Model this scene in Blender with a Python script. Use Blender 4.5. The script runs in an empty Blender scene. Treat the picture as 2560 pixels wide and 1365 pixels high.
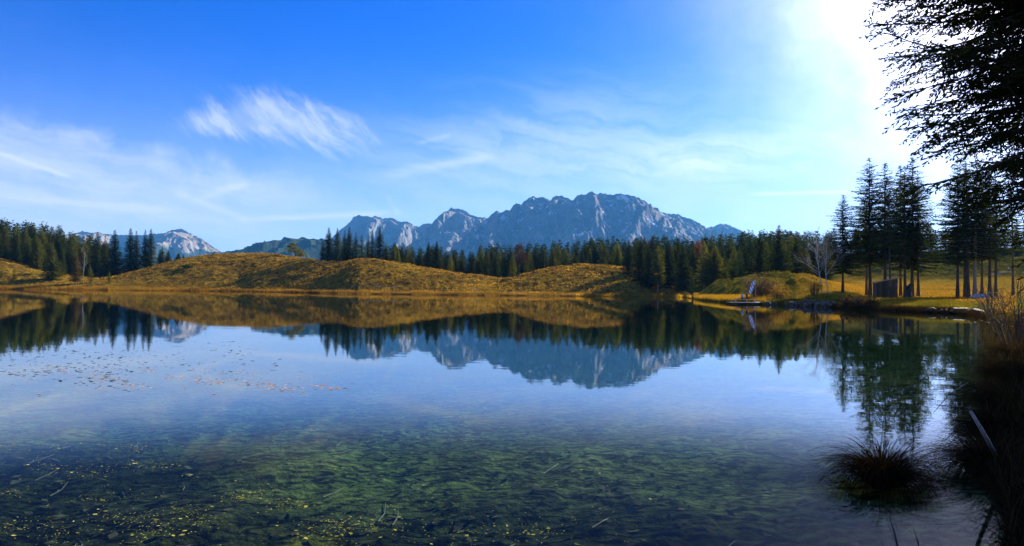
import bpy, math, random
import numpy as np
from mathutils import Vector, Matrix, Euler

S = bpy.context.scene
C = S.collection
RAD = math.radians

# ------------------------------------------------------------------ camera
FPX = 1828.0            # focal length in pixels of the 2560 px wide photograph
CAM_H = 2.4             # metres above the water
ROLL = 0.0096
def hor(p):             # where the horizon lies in the photograph
    return 723.0 + ROLL * (np.asarray(p, float) - 1400.0)
cam_d = bpy.data.cameras.new('camera')
cam = bpy.data.objects.new('camera', cam_d); C.objects.link(cam)
cam_d.sensor_width = 36.0; cam_d.lens = FPX / 2560.0 * 36.0
cam_d.clip_start = 0.1; cam_d.clip_end = 60000.0
tilt = math.atan((float(hor(1280)) - 682.5) / FPX)
cam.matrix_world = (Matrix.Translation((0, 0, CAM_H)) @ Matrix.Rotation(math.pi/2 + tilt, 4, 'X')
                    @ Matrix.Rotation(ROLL, 4, 'Z'))
S.camera = cam

# ------------------------------------------------------------------ sun and sky
SUN_AZ, SUN_EL = RAD(41.0), RAD(24.0)       # azimuth to the right of the view direction (+Y)
sun_vec = Vector((math.sin(SUN_AZ)*math.cos(SUN_EL), math.cos(SUN_AZ)*math.cos(SUN_EL), math.sin(SUN_EL)))
sl = bpy.data.lights.new('sun', 'SUN'); sl.energy = 5.0; sl.angle = RAD(0.5); sl.color = (1.0, 0.90, 0.74)
so = bpy.data.objects.new('sun', sl); C.objects.link(so)
so.rotation_euler = sun_vec.to_track_quat('Z', 'Y').to_euler()

class NT:
    """small helper round a node tree"""
    def __init__(s, tree): s.t = tree; s.n = tree.nodes; s.l = tree.links
    def node(s, typ, **kw):
        nd = s.n.new(typ)
        for k, v in kw.items(): setattr(nd, k, v)
        return nd
    def put(s, sock, v):
        if isinstance(v, bpy.types.NodeSocket): s.l.new(v, sock)
        elif v is not None:
            try: sock.default_value = v
            except Exception: sock.default_value = tuple(v) + (1.0,)
    def math(s, op, a, b=None, c=None, clamp=False):
        nd = s.node('ShaderNodeMath', operation=op, use_clamp=clamp)
        for i, v in enumerate((a, b, c)): s.put(nd.inputs[i], v)
        return nd.outputs[0]
    def vmath(s, op, a, b=None, scale=None):
        nd = s.node('ShaderNodeVectorMath', operation=op)
        s.put(nd.inputs[0], a)
        if b is not None: s.put(nd.inputs[1], b)
        if scale is not None: s.put(nd.inputs['Scale'], scale)
        return nd.outputs['Value'] if op in ('DOT_PRODUCT', 'LENGTH', 'DISTANCE') else nd.outputs[0]
    def mix(s, f, a, b, blend='MIX'):
        nd = s.node('ShaderNodeMix', data_type='RGBA', blend_type=blend)
        s.put(nd.inputs[0], f); s.put(nd.inputs[6], a); s.put(nd.inputs[7], b)
        return nd.outputs[2]
    def noise(s, vec, scale, detail=4, rough=0.55, dist=0.0, col=False):
        nd = s.node('ShaderNodeTexNoise')
        if vec is not None: s.put(nd.inputs['Vector'], vec)
        nd.inputs['Scale'].default_value = scale; nd.inputs['Detail'].default_value = detail
        nd.inputs['Roughness'].default_value = rough; nd.inputs['Distortion'].default_value = dist
        return nd.outputs['Color'] if col else nd.outputs['Fac']
    def ramp(s, f, pts, interp='LINEAR'):
        nd = s.node('ShaderNodeValToRGB'); nd.color_ramp.interpolation = interp
        e = nd.color_ramp.elements
        while len(e) < len(pts): e.new(0.5)
        for el, (p, c) in zip(e, pts):
            el.position = p
            el.color = (c, c, c, 1) if isinstance(c, (int, float)) else tuple(c) + (1,)
        s.put(nd.inputs[0], f)
        return nd.outputs[0]
    def smooth(s, v, lo, hi, to0=0.0, to1=1.0):
        nd = s.node('ShaderNodeMapRange', interpolation_type='SMOOTHSTEP')
        s.put(nd.inputs['Value'], v)
        nd.inputs['From Min'].default_value = lo; nd.inputs['From Max'].default_value = hi
        nd.inputs['To Min'].default_value = to0; nd.inputs['To Max'].default_value = to1
        return nd.outputs[0]

SKY_STRENGTH = 0.042
def build_world():
    w = bpy.data.worlds.new('World'); S.world = w; w.use_nodes = True
    T = NT(w.node_tree); T.n.clear()
    out = T.node('ShaderNodeOutputWorld'); bg = T.node('ShaderNodeBackground')
    T.l.new(bg.outputs[0], out.inputs[0]); bg.inputs[1].default_value = SKY_STRENGTH
    sky = T.node('ShaderNodeTexSky', sky_type='NISHITA')
    sky.sun_disc = False; sky.sun_elevation = SUN_EL; sky.sun_rotation = SUN_AZ
    sky.altitude = 1100; sky.air_density = 1.0; sky.dust_density = 0.6; sky.ozone_density = 2.2
    d = T.vmath('NORMALIZE', T.node('ShaderNodeTexCoord').outputs['Generated'])
    sp = T.node('ShaderNodeSeparateXYZ'); T.l.new(d, sp.inputs[0])
    x, y, z = sp.outputs
    az = T.math('MULTIPLY', T.math('ARCTAN2', x, y), 180/math.pi)
    el = T.math('MULTIPLY', T.math('ARCSINE', z), 180/math.pi)
    # the deep, polarised blue of a dry autumn day
    hs = T.node('ShaderNodeHueSaturation'); hs.inputs['Saturation'].default_value = 1.42; hs.inputs['Value'].default_value = 1.0
    hs.inputs['Hue'].default_value = 0.497
    T.l.new(sky.outputs[0], hs.inputs['Color'])
    base = T.mix(1.0, hs.outputs[0], (0.01, 0.76, 1.85, 1), 'MULTIPLY')
    # thin cirrus sheet: streaks on a flat layer high above
    up = T.math('ADD', T.math('MAXIMUM', z, 0.0), 0.10)
    cx = T.math('DIVIDE', x, up); cy = T.math('DIVIDE', y, up)
    cmb = T.node('ShaderNodeCombineXYZ'); T.l.new(cx, cmb.inputs[0]); T.l.new(cy, cmb.inputs[1])
    mp = T.node('ShaderNodeMapping'); mp.inputs['Rotation'].default_value = (0, 0, RAD(62)); mp.inputs['Scale'].default_value = (0.45, 2.6, 1)
    T.l.new(cmb.outputs[0], mp.inputs[0])
    warp = T.vmath('SCALE', T.vmath('SUBTRACT', T.noise(cmb.outputs[0], 0.8, 3, 0.5, col=True), (0.5, 0.5, 0.5)), scale=1.6)
    streak = T.noise(T.vmath('ADD', mp.outputs[0], warp), 1.0, 9, 0.62)
    fine = T.noise(T.vmath('ADD', mp.outputs[0], warp), 5.0, 6, 0.65)
    mp2 = T.node('ShaderNodeMapping'); mp2.inputs['Rotation'].default_value = (0, 0, RAD(100)); mp2.inputs['Scale'].default_value = (0.3, 5.0, 1)
    T.l.new(cmb.outputs[0], mp2.inputs[0])
    comb = T.noise(T.vmath('ADD', mp2.outputs[0], warp), 2.4, 7, 0.6)
    soft = T.noise(d, 3.5, 4, 0.5)
    def blob(a0, e0, ra, re, rot=0.0):
        da = T.math('SUBTRACT', az, a0); de = T.math('SUBTRACT', el, e0)
        c, s_ = math.cos(RAD(rot)), math.sin(RAD(rot))
        u = T.math('DIVIDE', T.math('ADD', T.math('MULTIPLY', da, c), T.math('MULTIPLY', de, s_)), ra)
        v = T.math('DIVIDE', T.math('SUBTRACT', T.math('MULTIPLY', de, c), T.math('MULTIPLY', da, s_)), re)
        r2 = T.math('ADD', T.math('MULTIPLY', u, u), T.math('MULTIPLY', v, v))
        return T.math('EXPONENT', T.math('MULTIPLY', r2, -1.0))
    # wispy patch left of the middle with combed fibres, broad veil at the left, milky air lower down
    sky2 = T.node('ShaderNodeCombineXYZ'); T.l.new(az, sky2.inputs[0]); T.l.new(el, sky2.inputs[1])
    wob = T.vmath('SCALE', T.vmath('SUBTRACT', T.noise(sky2.outputs[0], 0.16, 4, 0.55, col=True), (0.5, 0.5, 0.5)), scale=3.4)
    def fibres(rot, su, sv, sc, det=7):
        mpx = T.node('ShaderNodeMapping'); mpx.inputs['Rotation'].default_value = (0, 0, RAD(rot)); mpx.inputs['Scale'].default_value = (su, sv, 1)
        mpr = T.node('ShaderNodeMapping'); mpr.inputs['Rotation'].default_value = (0, 0, RAD(rot)); mpx.inputs['Rotation'].default_value = (0, 0, 0)
        T.l.new(T.vmath('ADD', sky2.outputs[0], wob), mpr.inputs[0]); T.l.new(mpr.outputs[0], mpx.inputs[0])
        return T.noise(mpx.outputs[0], sc, det, 0.6)
    comb = fibres(42, 0.16, 1.0, 1.15, 8); flow = fibres(9, 0.10, 1.0, 0.62); fluff = T.noise(T.vmath('ADD', sky2.outputs[0], wob), 0.22, 6, 0.6)
    n_el = T.math('ADD', el, T.math('MULTIPLY', T.math('SUBTRACT', fluff, 0.5), 5.0))
    patch = T.math('ADD', blob(-16.4, 12.2, 5.2, 1.8, -10), T.math('MULTIPLY', blob(-21.6, 11.7, 3.4, 1.0, 8), 0.8))
    k_patch = T.math('MULTIPLY', T.math('MULTIPLY', T.smooth(patch, 0.03, 0.30), T.smooth(T.math('ADD', patch, T.math('ADD', T.math('MULTIPLY', T.math('SUBTRACT', comb, 0.5), 1.0), T.math('MULTIPLY', T.math('SUBTRACT', fluff, 0.5), 0.6))), 0.10, 0.95)), T.math('ADD', T.math('MULTIPLY', T.smooth(comb, 0.34, 0.66), 0.58), 0.42))
    left = T.math('MULTIPLY', T.smooth(az, -9.0, -24.0), T.smooth(T.math('ADD', n_el, T.math('MULTIPLY', T.math('ADD', az, 35.0), 0.16)), 11.6, 9.4))
    k_veil = T.math('MULTIPLY', left, T.math('ADD', T.math('MULTIPLY', T.smooth(flow, 0.32, 0.66), 0.42), 0.30))
    right = T.math('ADD', blob(14, 9.6, 8.0, 2.0, 4), T.math('MULTIPLY', blob(0, 11.0, 12, 3.4, 10), 0.75))
    k_right = T.math('MULTIPLY', right, T.math('ADD', T.math('MULTIPLY', T.smooth(flow, 0.34, 0.66), 0.42), 0.16))
    gen = T.math('MULTIPLY', T.smooth(streak, 0.46, 0.80), 0.015)
    eln = T.math('MAXIMUM', T.math('ADD', el, T.math('MULTIPLY', T.math('SUBTRACT', fluff, 0.5), 2.5)), 0.0)
    low = T.math('MULTIPLY', T.math('EXPONENT', T.math('MULTIPLY', T.math('POWER', T.math('DIVIDE', eln, 9.3), 2.0), -1.0)), T.math('ADD', T.math('MULTIPLY', flow, 0.30), 0.68))
    dens = T.math('ADD', T.math('ADD', T.math('MULTIPLY', k_patch, 0.70), k_veil), T.math('ADD', k_right, gen))
    # the thin veil is denser and far brighter towards the sun
    th = T.math('MULTIPLY', T.math('ARCCOSINE', T.math('MINIMUM', T.vmath('DOT_PRODUCT', d, tuple(sun_vec)), 1.0)), 180/math.pi)
    fwd = T.math('EXPONENT', T.math('MULTIPLY', T.math('POWER', T.math('DIVIDE', th, 17.0), 2.0), -1.0))
    dens = T.math('ADD', dens, T.math('MULTIPLY', fwd, T.math('ADD', T.math('MULTIPLY', fluff, 0.5), 0.25)))
    dens = T.math('SUBTRACT', 1.0, T.math('MULTIPLY', T.math('SUBTRACT', 1.0, dens, clamp=True), T.math('SUBTRACT', 1.0, low, clamp=True)))
    # contrails
    def trail(a0, e0, a1, e1, wdt, amp):
        L = math.hypot(a1-a0, e1-e0); ux, uy = (a1-a0)/L, (e1-e0)/L
        da = T.math('SUBTRACT', az, a0); de = T.math('SUBTRACT', el, e0)
        t = T.math('ADD', T.math('MULTIPLY', da, ux), T.math('MULTIPLY', de, uy))
        n_ = T.math('SUBTRACT', T.math('MULTIPLY', de, ux), T.math('MULTIPLY', da, uy))
        n_ = T.math('ADD', n_, T.math('MULTIPLY', T.math('SUBTRACT', fine, 0.5), wdt*1.6))
        g = T.math('EXPONENT', T.math('MULTIPLY', T.math('POWER', T.math('DIVIDE', T.math('ABSOLUTE', n_), wdt), 2.0), -1.0))
        ends = T.math('MULTIPLY', T.smooth(t, 0.0, L*0.25), T.smooth(t, L*0.8, L, 1.0, 0.0))
        return T.math('MULTIPLY', T.math('MULTIPLY', g, ends), T.math('MULTIPLY', T.smooth(streak, 0.25, 0.6, 0.45, 1.0), amp))
    def ae(p, q):
        a = math.atan((p-1280)/FPX); e = math.atan((float(hor(p))-q)/FPX*math.cos(a))
        return math.degrees(a), math.degrees(e)
    for (p0, q0, p1, q1, wd, am) in ((-60, 365, 190, 448, 0.13, .34), (400, 465, 640, 560, .30, .20), (480, 500, 640, 448, .28, .22),
                                     (930, 440, 1250, 385, .36, .26), (560, 548, 1000, 532, .22, .30), (-60, 485, 470, 530, .26, .20),
                                     (1030, 358, 1130, 335, .16, .2), (1850, 485, 2150, 478, .14, .22), (960, 480, 1000, 545, .2, .12)):
        a0, e0 = ae(p0, q0); a1, e1 = ae(p1, q1)
        dens = T.math('ADD', dens, trail(a0, e0, a1, e1, wd, am))
    # bright aureole: the thin cloud veil scatters sunlight forward round the sun
    dot = T.vmath('DOT_PRODUCT', d, tuple(sun_vec))
    th = T.math('MULTIPLY', T.math('ARCCOSINE', T.math('MINIMUM', dot, 1.0)), 180/math.pi)
    glow = T.math('ADD', T.math('MULTIPLY', T.math('EXPONENT', T.math('MULTIPLY', T.math('POWER', T.math('DIVIDE', th, 12.0), 2.0), -1.0)), 4.6),
                  T.math('MULTIPLY', T.math('EXPONENT', T.math('DIVIDE', th, -9.0)), 0.9))
    glow = T.math('MULTIPLY', glow, T.math('ADD', T.math('MULTIPLY', fluff, 1.3), 0.30))
    dens = T.math('MULTIPLY', T.math('MINIMUM', dens, 1.0), T.smooth(el, -1.0, 0.5))
    ccol = T.mix(T.smooth(el, 0.0, 14.0), (7.6, 8.3, 10.2, 1), (7.3, 8.1, 10.4, 1))
    fwd2 = T.math('EXPONENT', T.math('MULTIPLY', T.math('POWER', T.math('DIVIDE', th, 29.0), 2.0), -1.0))
    ccol = T.vmath('SCALE', ccol, scale=T.math('ADD', 1.0, T.math('MULTIPLY', fwd2, 1.35)))
    col = T.mix(dens, base, ccol)
    g3 = T.node('ShaderNodeCombineXYZ')
    for i, k in enumerate((11.6, 9.7, 10.2)): T.l.new(T.math('MULTIPLY', glow, k), g3.inputs[i])
    T.l.new(T.vmath('ADD', col, g3.outputs[0]), bg.inputs[0])
build_world()

S.view_settings.view_transform = 'Standard'; S.view_settings.look = 'None'
S.view_settings.exposure = 1.35; S.view_settings.gamma = 1.0; S.view_settings.use_curve_mapping = False
S.cycles.use_denoising = True
try: S.cycles.denoiser = 'OPENIMAGEDENOISE'
except Exception: pass
S.cycles.max_bounces = 8; S.cycles.diffuse_bounces = 2; S.cycles.glossy_bounces = 3
S.cycles.transmission_bounces = 4; S.cycles.transparent_max_bounces = 8; S.cycles.volume_bounces = 0
S.cycles.sample_clamp_indirect = 4.0
S.cycles.caustics_reflective = False; S.cycles.caustics_refractive = False

# ------------------------------------------------------------------ helpers
def X_at(p, Y): return (np.asarray(p, float) - 1280.0) / FPX * Y
def z_at(p, q, Y): return CAM_H - (np.asarray(q, float) - hor(p)) / FPX * Y
def ss(a, b, v):
    t = np.clip((np.asarray(v, float) - a) / (b - a), 0, 1); return t*t*(3-2*t)

_rs = np.random.RandomState(7)
_perm = np.concatenate([_rs.permutation(256)]*3)
_ga = _rs.rand(256) * 2*np.pi
_gx, _gy = np.cos(_ga), np.sin(_ga)
def perlin(x, y, seed=0):
    x = np.asarray(x, float) + seed*17.37; y = np.asarray(y, float) + seed*9.71
    xi = np.floor(x).astype(int); yi = np.floor(y).astype(int)
    fx, fy = x - xi, y - yi
    u = fx*fx*fx*(fx*(fx*6-15)+10); v = fy*fy*fy*(fy*(fy*6-15)+10)
    def g(ix, iy, dx, dy):
        h = _perm[(_perm[ix & 255] + iy) & 255]
        return _gx[h]*dx + _gy[h]*dy
    a = g(xi, yi, fx, fy); b = g(xi+1, yi, fx-1, fy); c = g(xi, yi+1, fx, fy-1); d = g(xi+1, yi+1, fx-1, fy-1)
    return (a + u*(b-a) + v*(c-a + u*(a-b-c+d))) * 1.5
def fbm(x, y, o=4, seed=0, gain=0.5, lac=2.03):
    r = 0; a = 1.0; f = 1.0
    for i in range(o): r = r + a*perlin(x*f, y*f, seed+i*3); a *= gain; f *= lac
    return r
def ridged(x, y, o=5, seed=0, gain=0.55, lac=2.1):
    r = 0; a = 1.0; f = 1.0; w = 1.0
    for i in range(o):
        n = 1 - np.abs(perlin(x*f, y*f, seed+i*5)); n = n*n*w; r = r + a*n
        w = np.clip(n*1.6, 0, 1); a *= gain; f *= lac
    return r

def mesh_np(name, V, F, mats=(), smooth=False, mi=None):
    """mesh from numpy: V (n,3); F (m,k) with k = 3 or 4, or a list of such arrays"""
    Fs = F if isinstance(F, list) else [F]
    Fs = [f for f in Fs if len(f)]
    me = bpy.data.meshes.new(name)
    V = np.ascontiguousarray(V, dtype=np.float32)
    me.vertices.add(len(V)); me.vertices.foreach_set('co', V.ravel())
    nl = sum(f.size for f in Fs); nf = sum(len(f) for f in Fs)
    me.loops.add(nl); me.polygons.add(nf)
    li = np.concatenate([f.ravel() for f in Fs]).astype(np.int32)
    tot = np.concatenate([np.full(len(f), f.shape[1], np.int32) for f in Fs])
    st = np.concatenate([[0], np.cumsum(tot)[:-1]]).astype(np.int32)
    me.loops.foreach_set('vertex_index', li)
    me.polygons.foreach_set('loop_start', st)
    me.polygons.foreach_set('loop_total', tot)
    for m in mats: me.materials.append(m)
    if mi is not None: me.polygons.foreach_set('material_index', np.asarray(mi, np.int32))
    me.polygons.foreach_set('use_smooth', np.full(nf, bool(smooth)))
    me.update(calc_edges=True)
    return me

def add(name, me, parent=None, loc=None, label=None, cat=None, group=None, kind=None):
    o = bpy.data.objects.new(name, me); C.objects.link(o)
    if parent: o.parent = parent
    if loc is not None: o.location = loc
    return tag(o, label, cat, group, kind)
def tag(o, label=None, cat=None, group=None, kind=None):
    if label: o['label'] = label
    if cat: o['category'] = cat
    if group: o['group'] = group
    if kind: o['kind'] = kind
    return o
def copy_thing(root, loc, rz=0.0, sc=(1, 1, 1), label=None, group=None, tilt=(0, 0)):
    r = root.copy(); C.objects.link(r)
    r.location = loc; r.rotation_euler = (tilt[0], tilt[1], rz); r.scale = sc
    if label: r['label'] = label
    if group: r['group'] = group
    elif 'group' in r: del r['group']
    for ch in root.children:
        c = ch.copy(); C.objects.link(c); c.parent = r
    return r

class MB:
    """collects simple pieces into one mesh"""
    def __init__(s): s.v = []; s.f = []
    def box(s, lo, hi, M=None):
        b = len(s.v)
        pts = [Vector((x, y, z)) for z in (lo[2], hi[2]) for y in (lo[1], hi[1]) for x in (lo[0], hi[0])]
        s.v += [(M @ p if M else p)[:] for p in pts]
        s.f += [tuple(b+i for i in q) for q in ((0,2,3,1),(4,5,7,6),(0,1,5,4),(2,6,7,3),(0,4,6,2),(1,3,7,5))]
        return s
    def tube(s, pts, rad, n=6, cap=True):
        V, F = tube_np([pts], [rad], n)
        b = len(s.v); s.v += [tuple(v) for v in V]; s.f += [tuple(int(i)+b for i in q) for q in F]
        if cap:
            s.f.append(tuple(b+i for i in range(n))[::-1]); m = len(V)-n; s.f.append(tuple(b+m+i for i in range(n)))
        return s
    def build(s, name, mat, parent=None, smooth=False, bevel=0.0, **kw):
        me = bpy.data.meshes.new(name); me.from_pydata(s.v, [], s.f); me.materials.append(mat)
        if smooth: me.polygons.foreach_set('use_smooth', [True]*len(me.polygons))
        o = add(name, me, parent, **kw)
        if bevel:
            m = o.modifiers.new('bevel', 'BEVEL'); m.width = bevel; m.segments = 2
        return o

def tube_np(lines, radii, n=5):
    Vs, Fs, base = [], [], 0
    ang = np.arange(n)/n*2*np.pi
    for P, R in zip(lines, radii):
        P = np.asarray(P, float); R = np.broadcast_to(np.asarray(R, float), (len(P),))
        T = np.gradient(P, axis=0); T /= np.linalg.norm(T, axis=1, keepdims=True) + 1e-9
        ref = np.where(np.abs(T[:, 2:3]) > 0.9, np.array([[1., 0, 0]]), np.array([[0, 0, 1.]]))
        A = np.cross(T, ref); A /= np.linalg.norm(A, axis=1, keepdims=True) + 1e-9
        B = np.cross(T, A)
        ring = P[:, None, :] + R[:, None, None]*(np.cos(ang)[None, :, None]*A[:, None, :] + np.sin(ang)[None, :, None]*B[:, None, :])
        Vs.append(ring.reshape(-1, 3))
        i = np.arange(len(P)-1)[:, None]*n; j = np.arange(n)[None, :]; k = (j+1) % n
        Fs.append(np.stack([i+j, i+k, i+n+k, i+n+j], -1).reshape(-1, 4) + base)
        base += len(P)*n
    return np.concatenate(Vs), np.concatenate(Fs)

def kites(P, D, Wv, L, W, mid=0.45):
    """flat leaf-shaped quads: base P, direction D, width direction Wv"""
    L = np.asarray(L)[:, None]; W = np.asarray(W)[:, None]
    V = np.stack([P, P + D*L*mid + Wv*W*0.5, P + D*L, P + D*L*mid - Wv*W*0.5], 1).reshape(-1, 3)
    F = np.arange(len(P)*4).reshape(-1, 4)
    return V, F
def nrm(v): return v / (np.linalg.norm(v, axis=-1, keepdims=True) + 1e-9)

def join_np(parts):
    Vs, Fs, b = [], [], 0
    for V, F in parts:
        Vs.append(V); Fs.append(F + b); b += len(V)
    return np.concatenate(Vs), Fs

# ------------------------------------------------------------------ materials
def new_mat(name):
    m = bpy.data.materials.new(name); m.use_nodes = True
    T = NT(m.node_tree); T.n.clear()
    T.out = T.node('ShaderNodeOutputMaterial')
    return m, T
def principled(T, col, rough=0.8, spec=0.3, normal=None, metallic=0.0):
    b = T.node('ShaderNodeBsdfPrincipled')
    T.put(b.inputs['Base Color'], col); T.put(b.inputs['Roughness'], rough)
    b.inputs['Specular IOR Level'].default_value = spec; b.inputs['Metallic'].default_value = metallic
    if normal is not None: T.l.new(normal, b.inputs['Normal'])
    return b.outputs[0]
def objco(T): return T.node('ShaderNodeTexCoord').outputs['Object']
def bump(T, h, strength=0.4, dist=0.05):
    b = T.node('ShaderNodeBump'); b.inputs['Strength'].default_value = strength; b.inputs['Distance'].default_value = dist
    T.l.new(h, b.inputs['Height']); return b.outputs[0]

def simple_mat(name, c0, c1, scale=3.0, rough=0.8, spec=0.25, stretch=(1, 1, 1), bmp=0.0, bd=0.02, detail=5, objvar=0.0):
    m, T = new_mat(name)
    mp = T.node('ShaderNodeMapping'); mp.inputs['Scale'].default_value = stretch
    T.l.new(objco(T), mp.inputs[0])
    n = T.noise(mp.outputs[0], scale, detail, 0.6)
    col = T.mix(T.smooth(n, 0.3, 0.7), tuple(c0)+(1,), tuple(c1)+(1,))
    if objvar: col = T.vmath('SCALE', col, scale=T.math('ADD', T.math('MULTIPLY', T.node('ShaderNodeObjectInfo').outputs['Random'], 2*objvar), 1-objvar))
    nm = bump(T, n, bmp, bd) if bmp else None
    T.l.new(principled(T, col, rough, spec, nm), T.out.inputs[0])
    return m

def leaf_mat(name, c0, c1, trans=0.35, scale=0.7, hue=0.02, val=0.35, rough=0.7, tcol=None):
    """foliage: clumps of two greens, each tree a little different, some light through the leaves"""
    m, T = new_mat(name)
    g = T.node('ShaderNodeNewGeometry'); oi = T.node('ShaderNodeObjectInfo')
    n = T.noise(objco(T), scale, 3, 0.6)
    col = T.mix(T.smooth(n, 0.32, 0.68), tuple(c0)+(1,), tuple(c1)+(1,))
    hs = T.node('ShaderNodeHueSaturation')
    T.l.new(T.math('ADD', T.math('MULTIPLY', T.math('SUBTRACT', oi.outputs['Random'], 0.5), hue*2), 0.5), hs.inputs['Hue'])
    r2 = T.math('FRACT', T.math('MULTIPLY', oi.outputs['Random'], 17.31))
    ri = T.math('MULTIPLY', g.outputs['Random Per Island'], 0.5)
    T.l.new(T.math('ADD', T.math('ADD', T.math('MULTIPLY', r2, val*2), 1-val), T.math('SUBTRACT', ri, 0.25)), hs.inputs['Value'])
    T.l.new(col, hs.inputs['Color'])
    col = hs.outputs[0]
    p = T.node('ShaderNodeBsdfDiffuse'); T.l.new(col, p.inputs[0]); p = p.outputs[0]
    tr = T.node('ShaderNodeBsdfTranslucent')
    T.l.new(T.mix(1.0, col, tcol or (1.6, 1.5, 0.7, 1), 'MULTIPLY'), tr.inputs[0])
    mx = T.node('ShaderNodeMixShader'); mx.inputs[0].default_value = trans
    T.l.new(p, mx.inputs[1]); T.l.new(tr.outputs[0], mx.inputs[2]); T.l.new(mx.outputs[0], T.out.inputs[0])
    return m

M = {}
M['spruce'] = leaf_mat('spruce_needles', (0.018, 0.030, 0.005), (0.062, 0.080, 0.010), 0.30)
M['spruce_light'] = leaf_mat('light_sunlit_spruce_needles', (0.055, 0.074, 0.009), (0.150, 0.155, 0.016), 0.38)  # lighter greens for young and sunlit trees; the sunlight is put into the colour
M['larch'] = leaf_mat('larch_needles', (0.090, 0.085, 0.012), (0.16, 0.125, 0.02), 0.4)
M['pine'] = leaf_mat('pine_needles', (0.022, 0.042, 0.012), (0.06, 0.085, 0.02), 0.25)
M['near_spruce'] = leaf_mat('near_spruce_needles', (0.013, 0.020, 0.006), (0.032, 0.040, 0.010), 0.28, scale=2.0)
M['autumn_red'] = leaf_mat('red_brown_leaves', (0.075, 0.038, 0.020), (0.12, 0.065, 0.035), 0.25, tcol=(1.1, 1.0, .8, 1))
M['autumn_orange'] = leaf_mat('orange_leaves', (0.15, 0.060, 0.010), (0.24, 0.10, 0.015), 0.3, tcol=(1.1, 1.0, .8, 1))
M['shrub_leaf'] = leaf_mat('yellowing_shrub_leaves', (0.10, 0.065, 0.015), (0.20, 0.13, 0.025), 0.4)
M['twig'] = simple_mat('grey_brown_twigs', (0.05, 0.035, 0.022), (0.11, 0.08, 0.055), 6)
M['bark'] = simple_mat('spruce_bark', (0.035, 0.026, 0.018), (0.085, 0.065, 0.048), 3, stretch=(3, 3, .6), bmp=.5)
M['bark_pale'] = simple_mat('pale_bark', (0.16, 0.13, 0.10), (0.30, 0.26, 0.21), 3, stretch=(3, 3, .6), bmp=.4)
M['birch_bark'] = simple_mat('birch_bark', (0.20, 0.18, 0.15), (0.62, 0.60, 0.55), 2.2, stretch=(1, 1, 2.5))
M['reed'] = leaf_mat('golden_reed', (0.22, 0.135, 0.018), (0.36, 0.22, 0.035), 0.4, scale=0.15)
M['dull_reed'] = leaf_mat('dull_reed', (0.15, 0.09, 0.022), (0.26, 0.16, 0.035), 0.35, scale=0.15)
M['meadow_grass'] = leaf_mat('orange_grass', (0.25, 0.14, 0.014), (0.38, 0.21, 0.022), 0.4, scale=0.2)
M['green_grass'] = leaf_mat('green_grass', (0.07, 0.068, 0.009), (0.17, 0.14, 0.018), 0.35, scale=0.2)
M['sedge'] = leaf_mat('dark_sedge', (0.012, 0.008, 0.004), (0.028, 0.018, 0.008), 0.12, scale=2.5)
M['dry_sedge'] = leaf_mat('dry_brown_sedge', (0.030, 0.019, 0.008), (0.070, 0.044, 0.020), 0.22, scale=2.5)
M['heath'] = leaf_mat('heather', (0.11, 0.065, 0.012), (0.32, 0.21, 0.028), 0.42, scale=0.10, val=.1)
M['wood_dark'] = simple_mat('weathered_dark_wood', (0.035, 0.024, 0.014), (0.11, 0.078, 0.048), 4, stretch=(4, 4, .4), bmp=.4)
M['wood_grey'] = simple_mat('grey_weathered_wood', (0.22, 0.19, 0.155), (0.42, 0.38, 0.32), 5, stretch=(4, 1, 4), bmp=.3)
M['wood_shed'] = simple_mat('shed_planks', (0.045, 0.030, 0.018), (0.15, 0.105, 0.065), 4, stretch=(4, 4, .4), bmp=.4, objvar=.55)
M['rock'] = simple_mat('boulder', (0.035, 0.024, 0.013), (0.17, 0.125, 0.080), 2.0, bmp=.8, bd=.08)

# ------------------------------------------------------------------ lake outline
_sh = [(-40, 318), (0, 322), (150, 326), (300, 330), (450, 328), (600, 326), (750, 296), (900, 264), (1050, 258), (1200, 256), (1350, 254), (1500, 256),
       (1640, 262), (1700, 258), (1728, 215), (1752, 180), (1800, 153), (1850, 138), (1915, 131), (1960, 127), (2000, 121), (2060, 113), (2100, 108), (2190, 97),
       (2300, 89), (2390, 84), (2450, 72), (2505, 50), (2528, 36), (2530, 27), (2526, 21), (2520, 16.5), (2520, 12.5), (2540, 10), (2570, 8), (2585, 6.5)]
LAKE = [(float(X_at(p, Y)), float(Y)) for p, Y in _sh] + [(3.7, 4.8), (2.0, 3.4), (0, 3.0), (-4, 3.2), (-12, 2), (-40, -3), (-110, 8), (-180, 60), (-236, 150), (-262, 240), (-258, 300)]
LAKE = np.array(LAKE)
def lake_dist(x, y):
    """distance to the lake's edge, positive on land, negative in the water"""
    x = np.asarray(x, float); y = np.asarray(y, float)
    d2 = np.full(x.shape, 1e18); ins = np.zeros(x.shape, bool)
    A = LAKE; B = np.roll(LAKE, -1, axis=0)
    for (ax, ay), (bx, by) in zip(A, B):
        ex, ey = bx-ax, by-ay; wx, wy = x-ax, y-ay
        t = np.clip((wx*ex + wy*ey)/(ex*ex+ey*ey), 0, 1)
        d2 = np.minimum(d2, (wx-ex*t)**2 + (wy-ey*t)**2)
        cnd = ((ay > y) != (by > y))
        with np.errstate(divide='ignore', invalid='ignore'):
            ins ^= cnd & (x < ex*(y-ay)/(by-ay if by != ay else 1e-9) + ax)
    d = np.sqrt(d2)
    return np.where(ins, -d, d)

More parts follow.
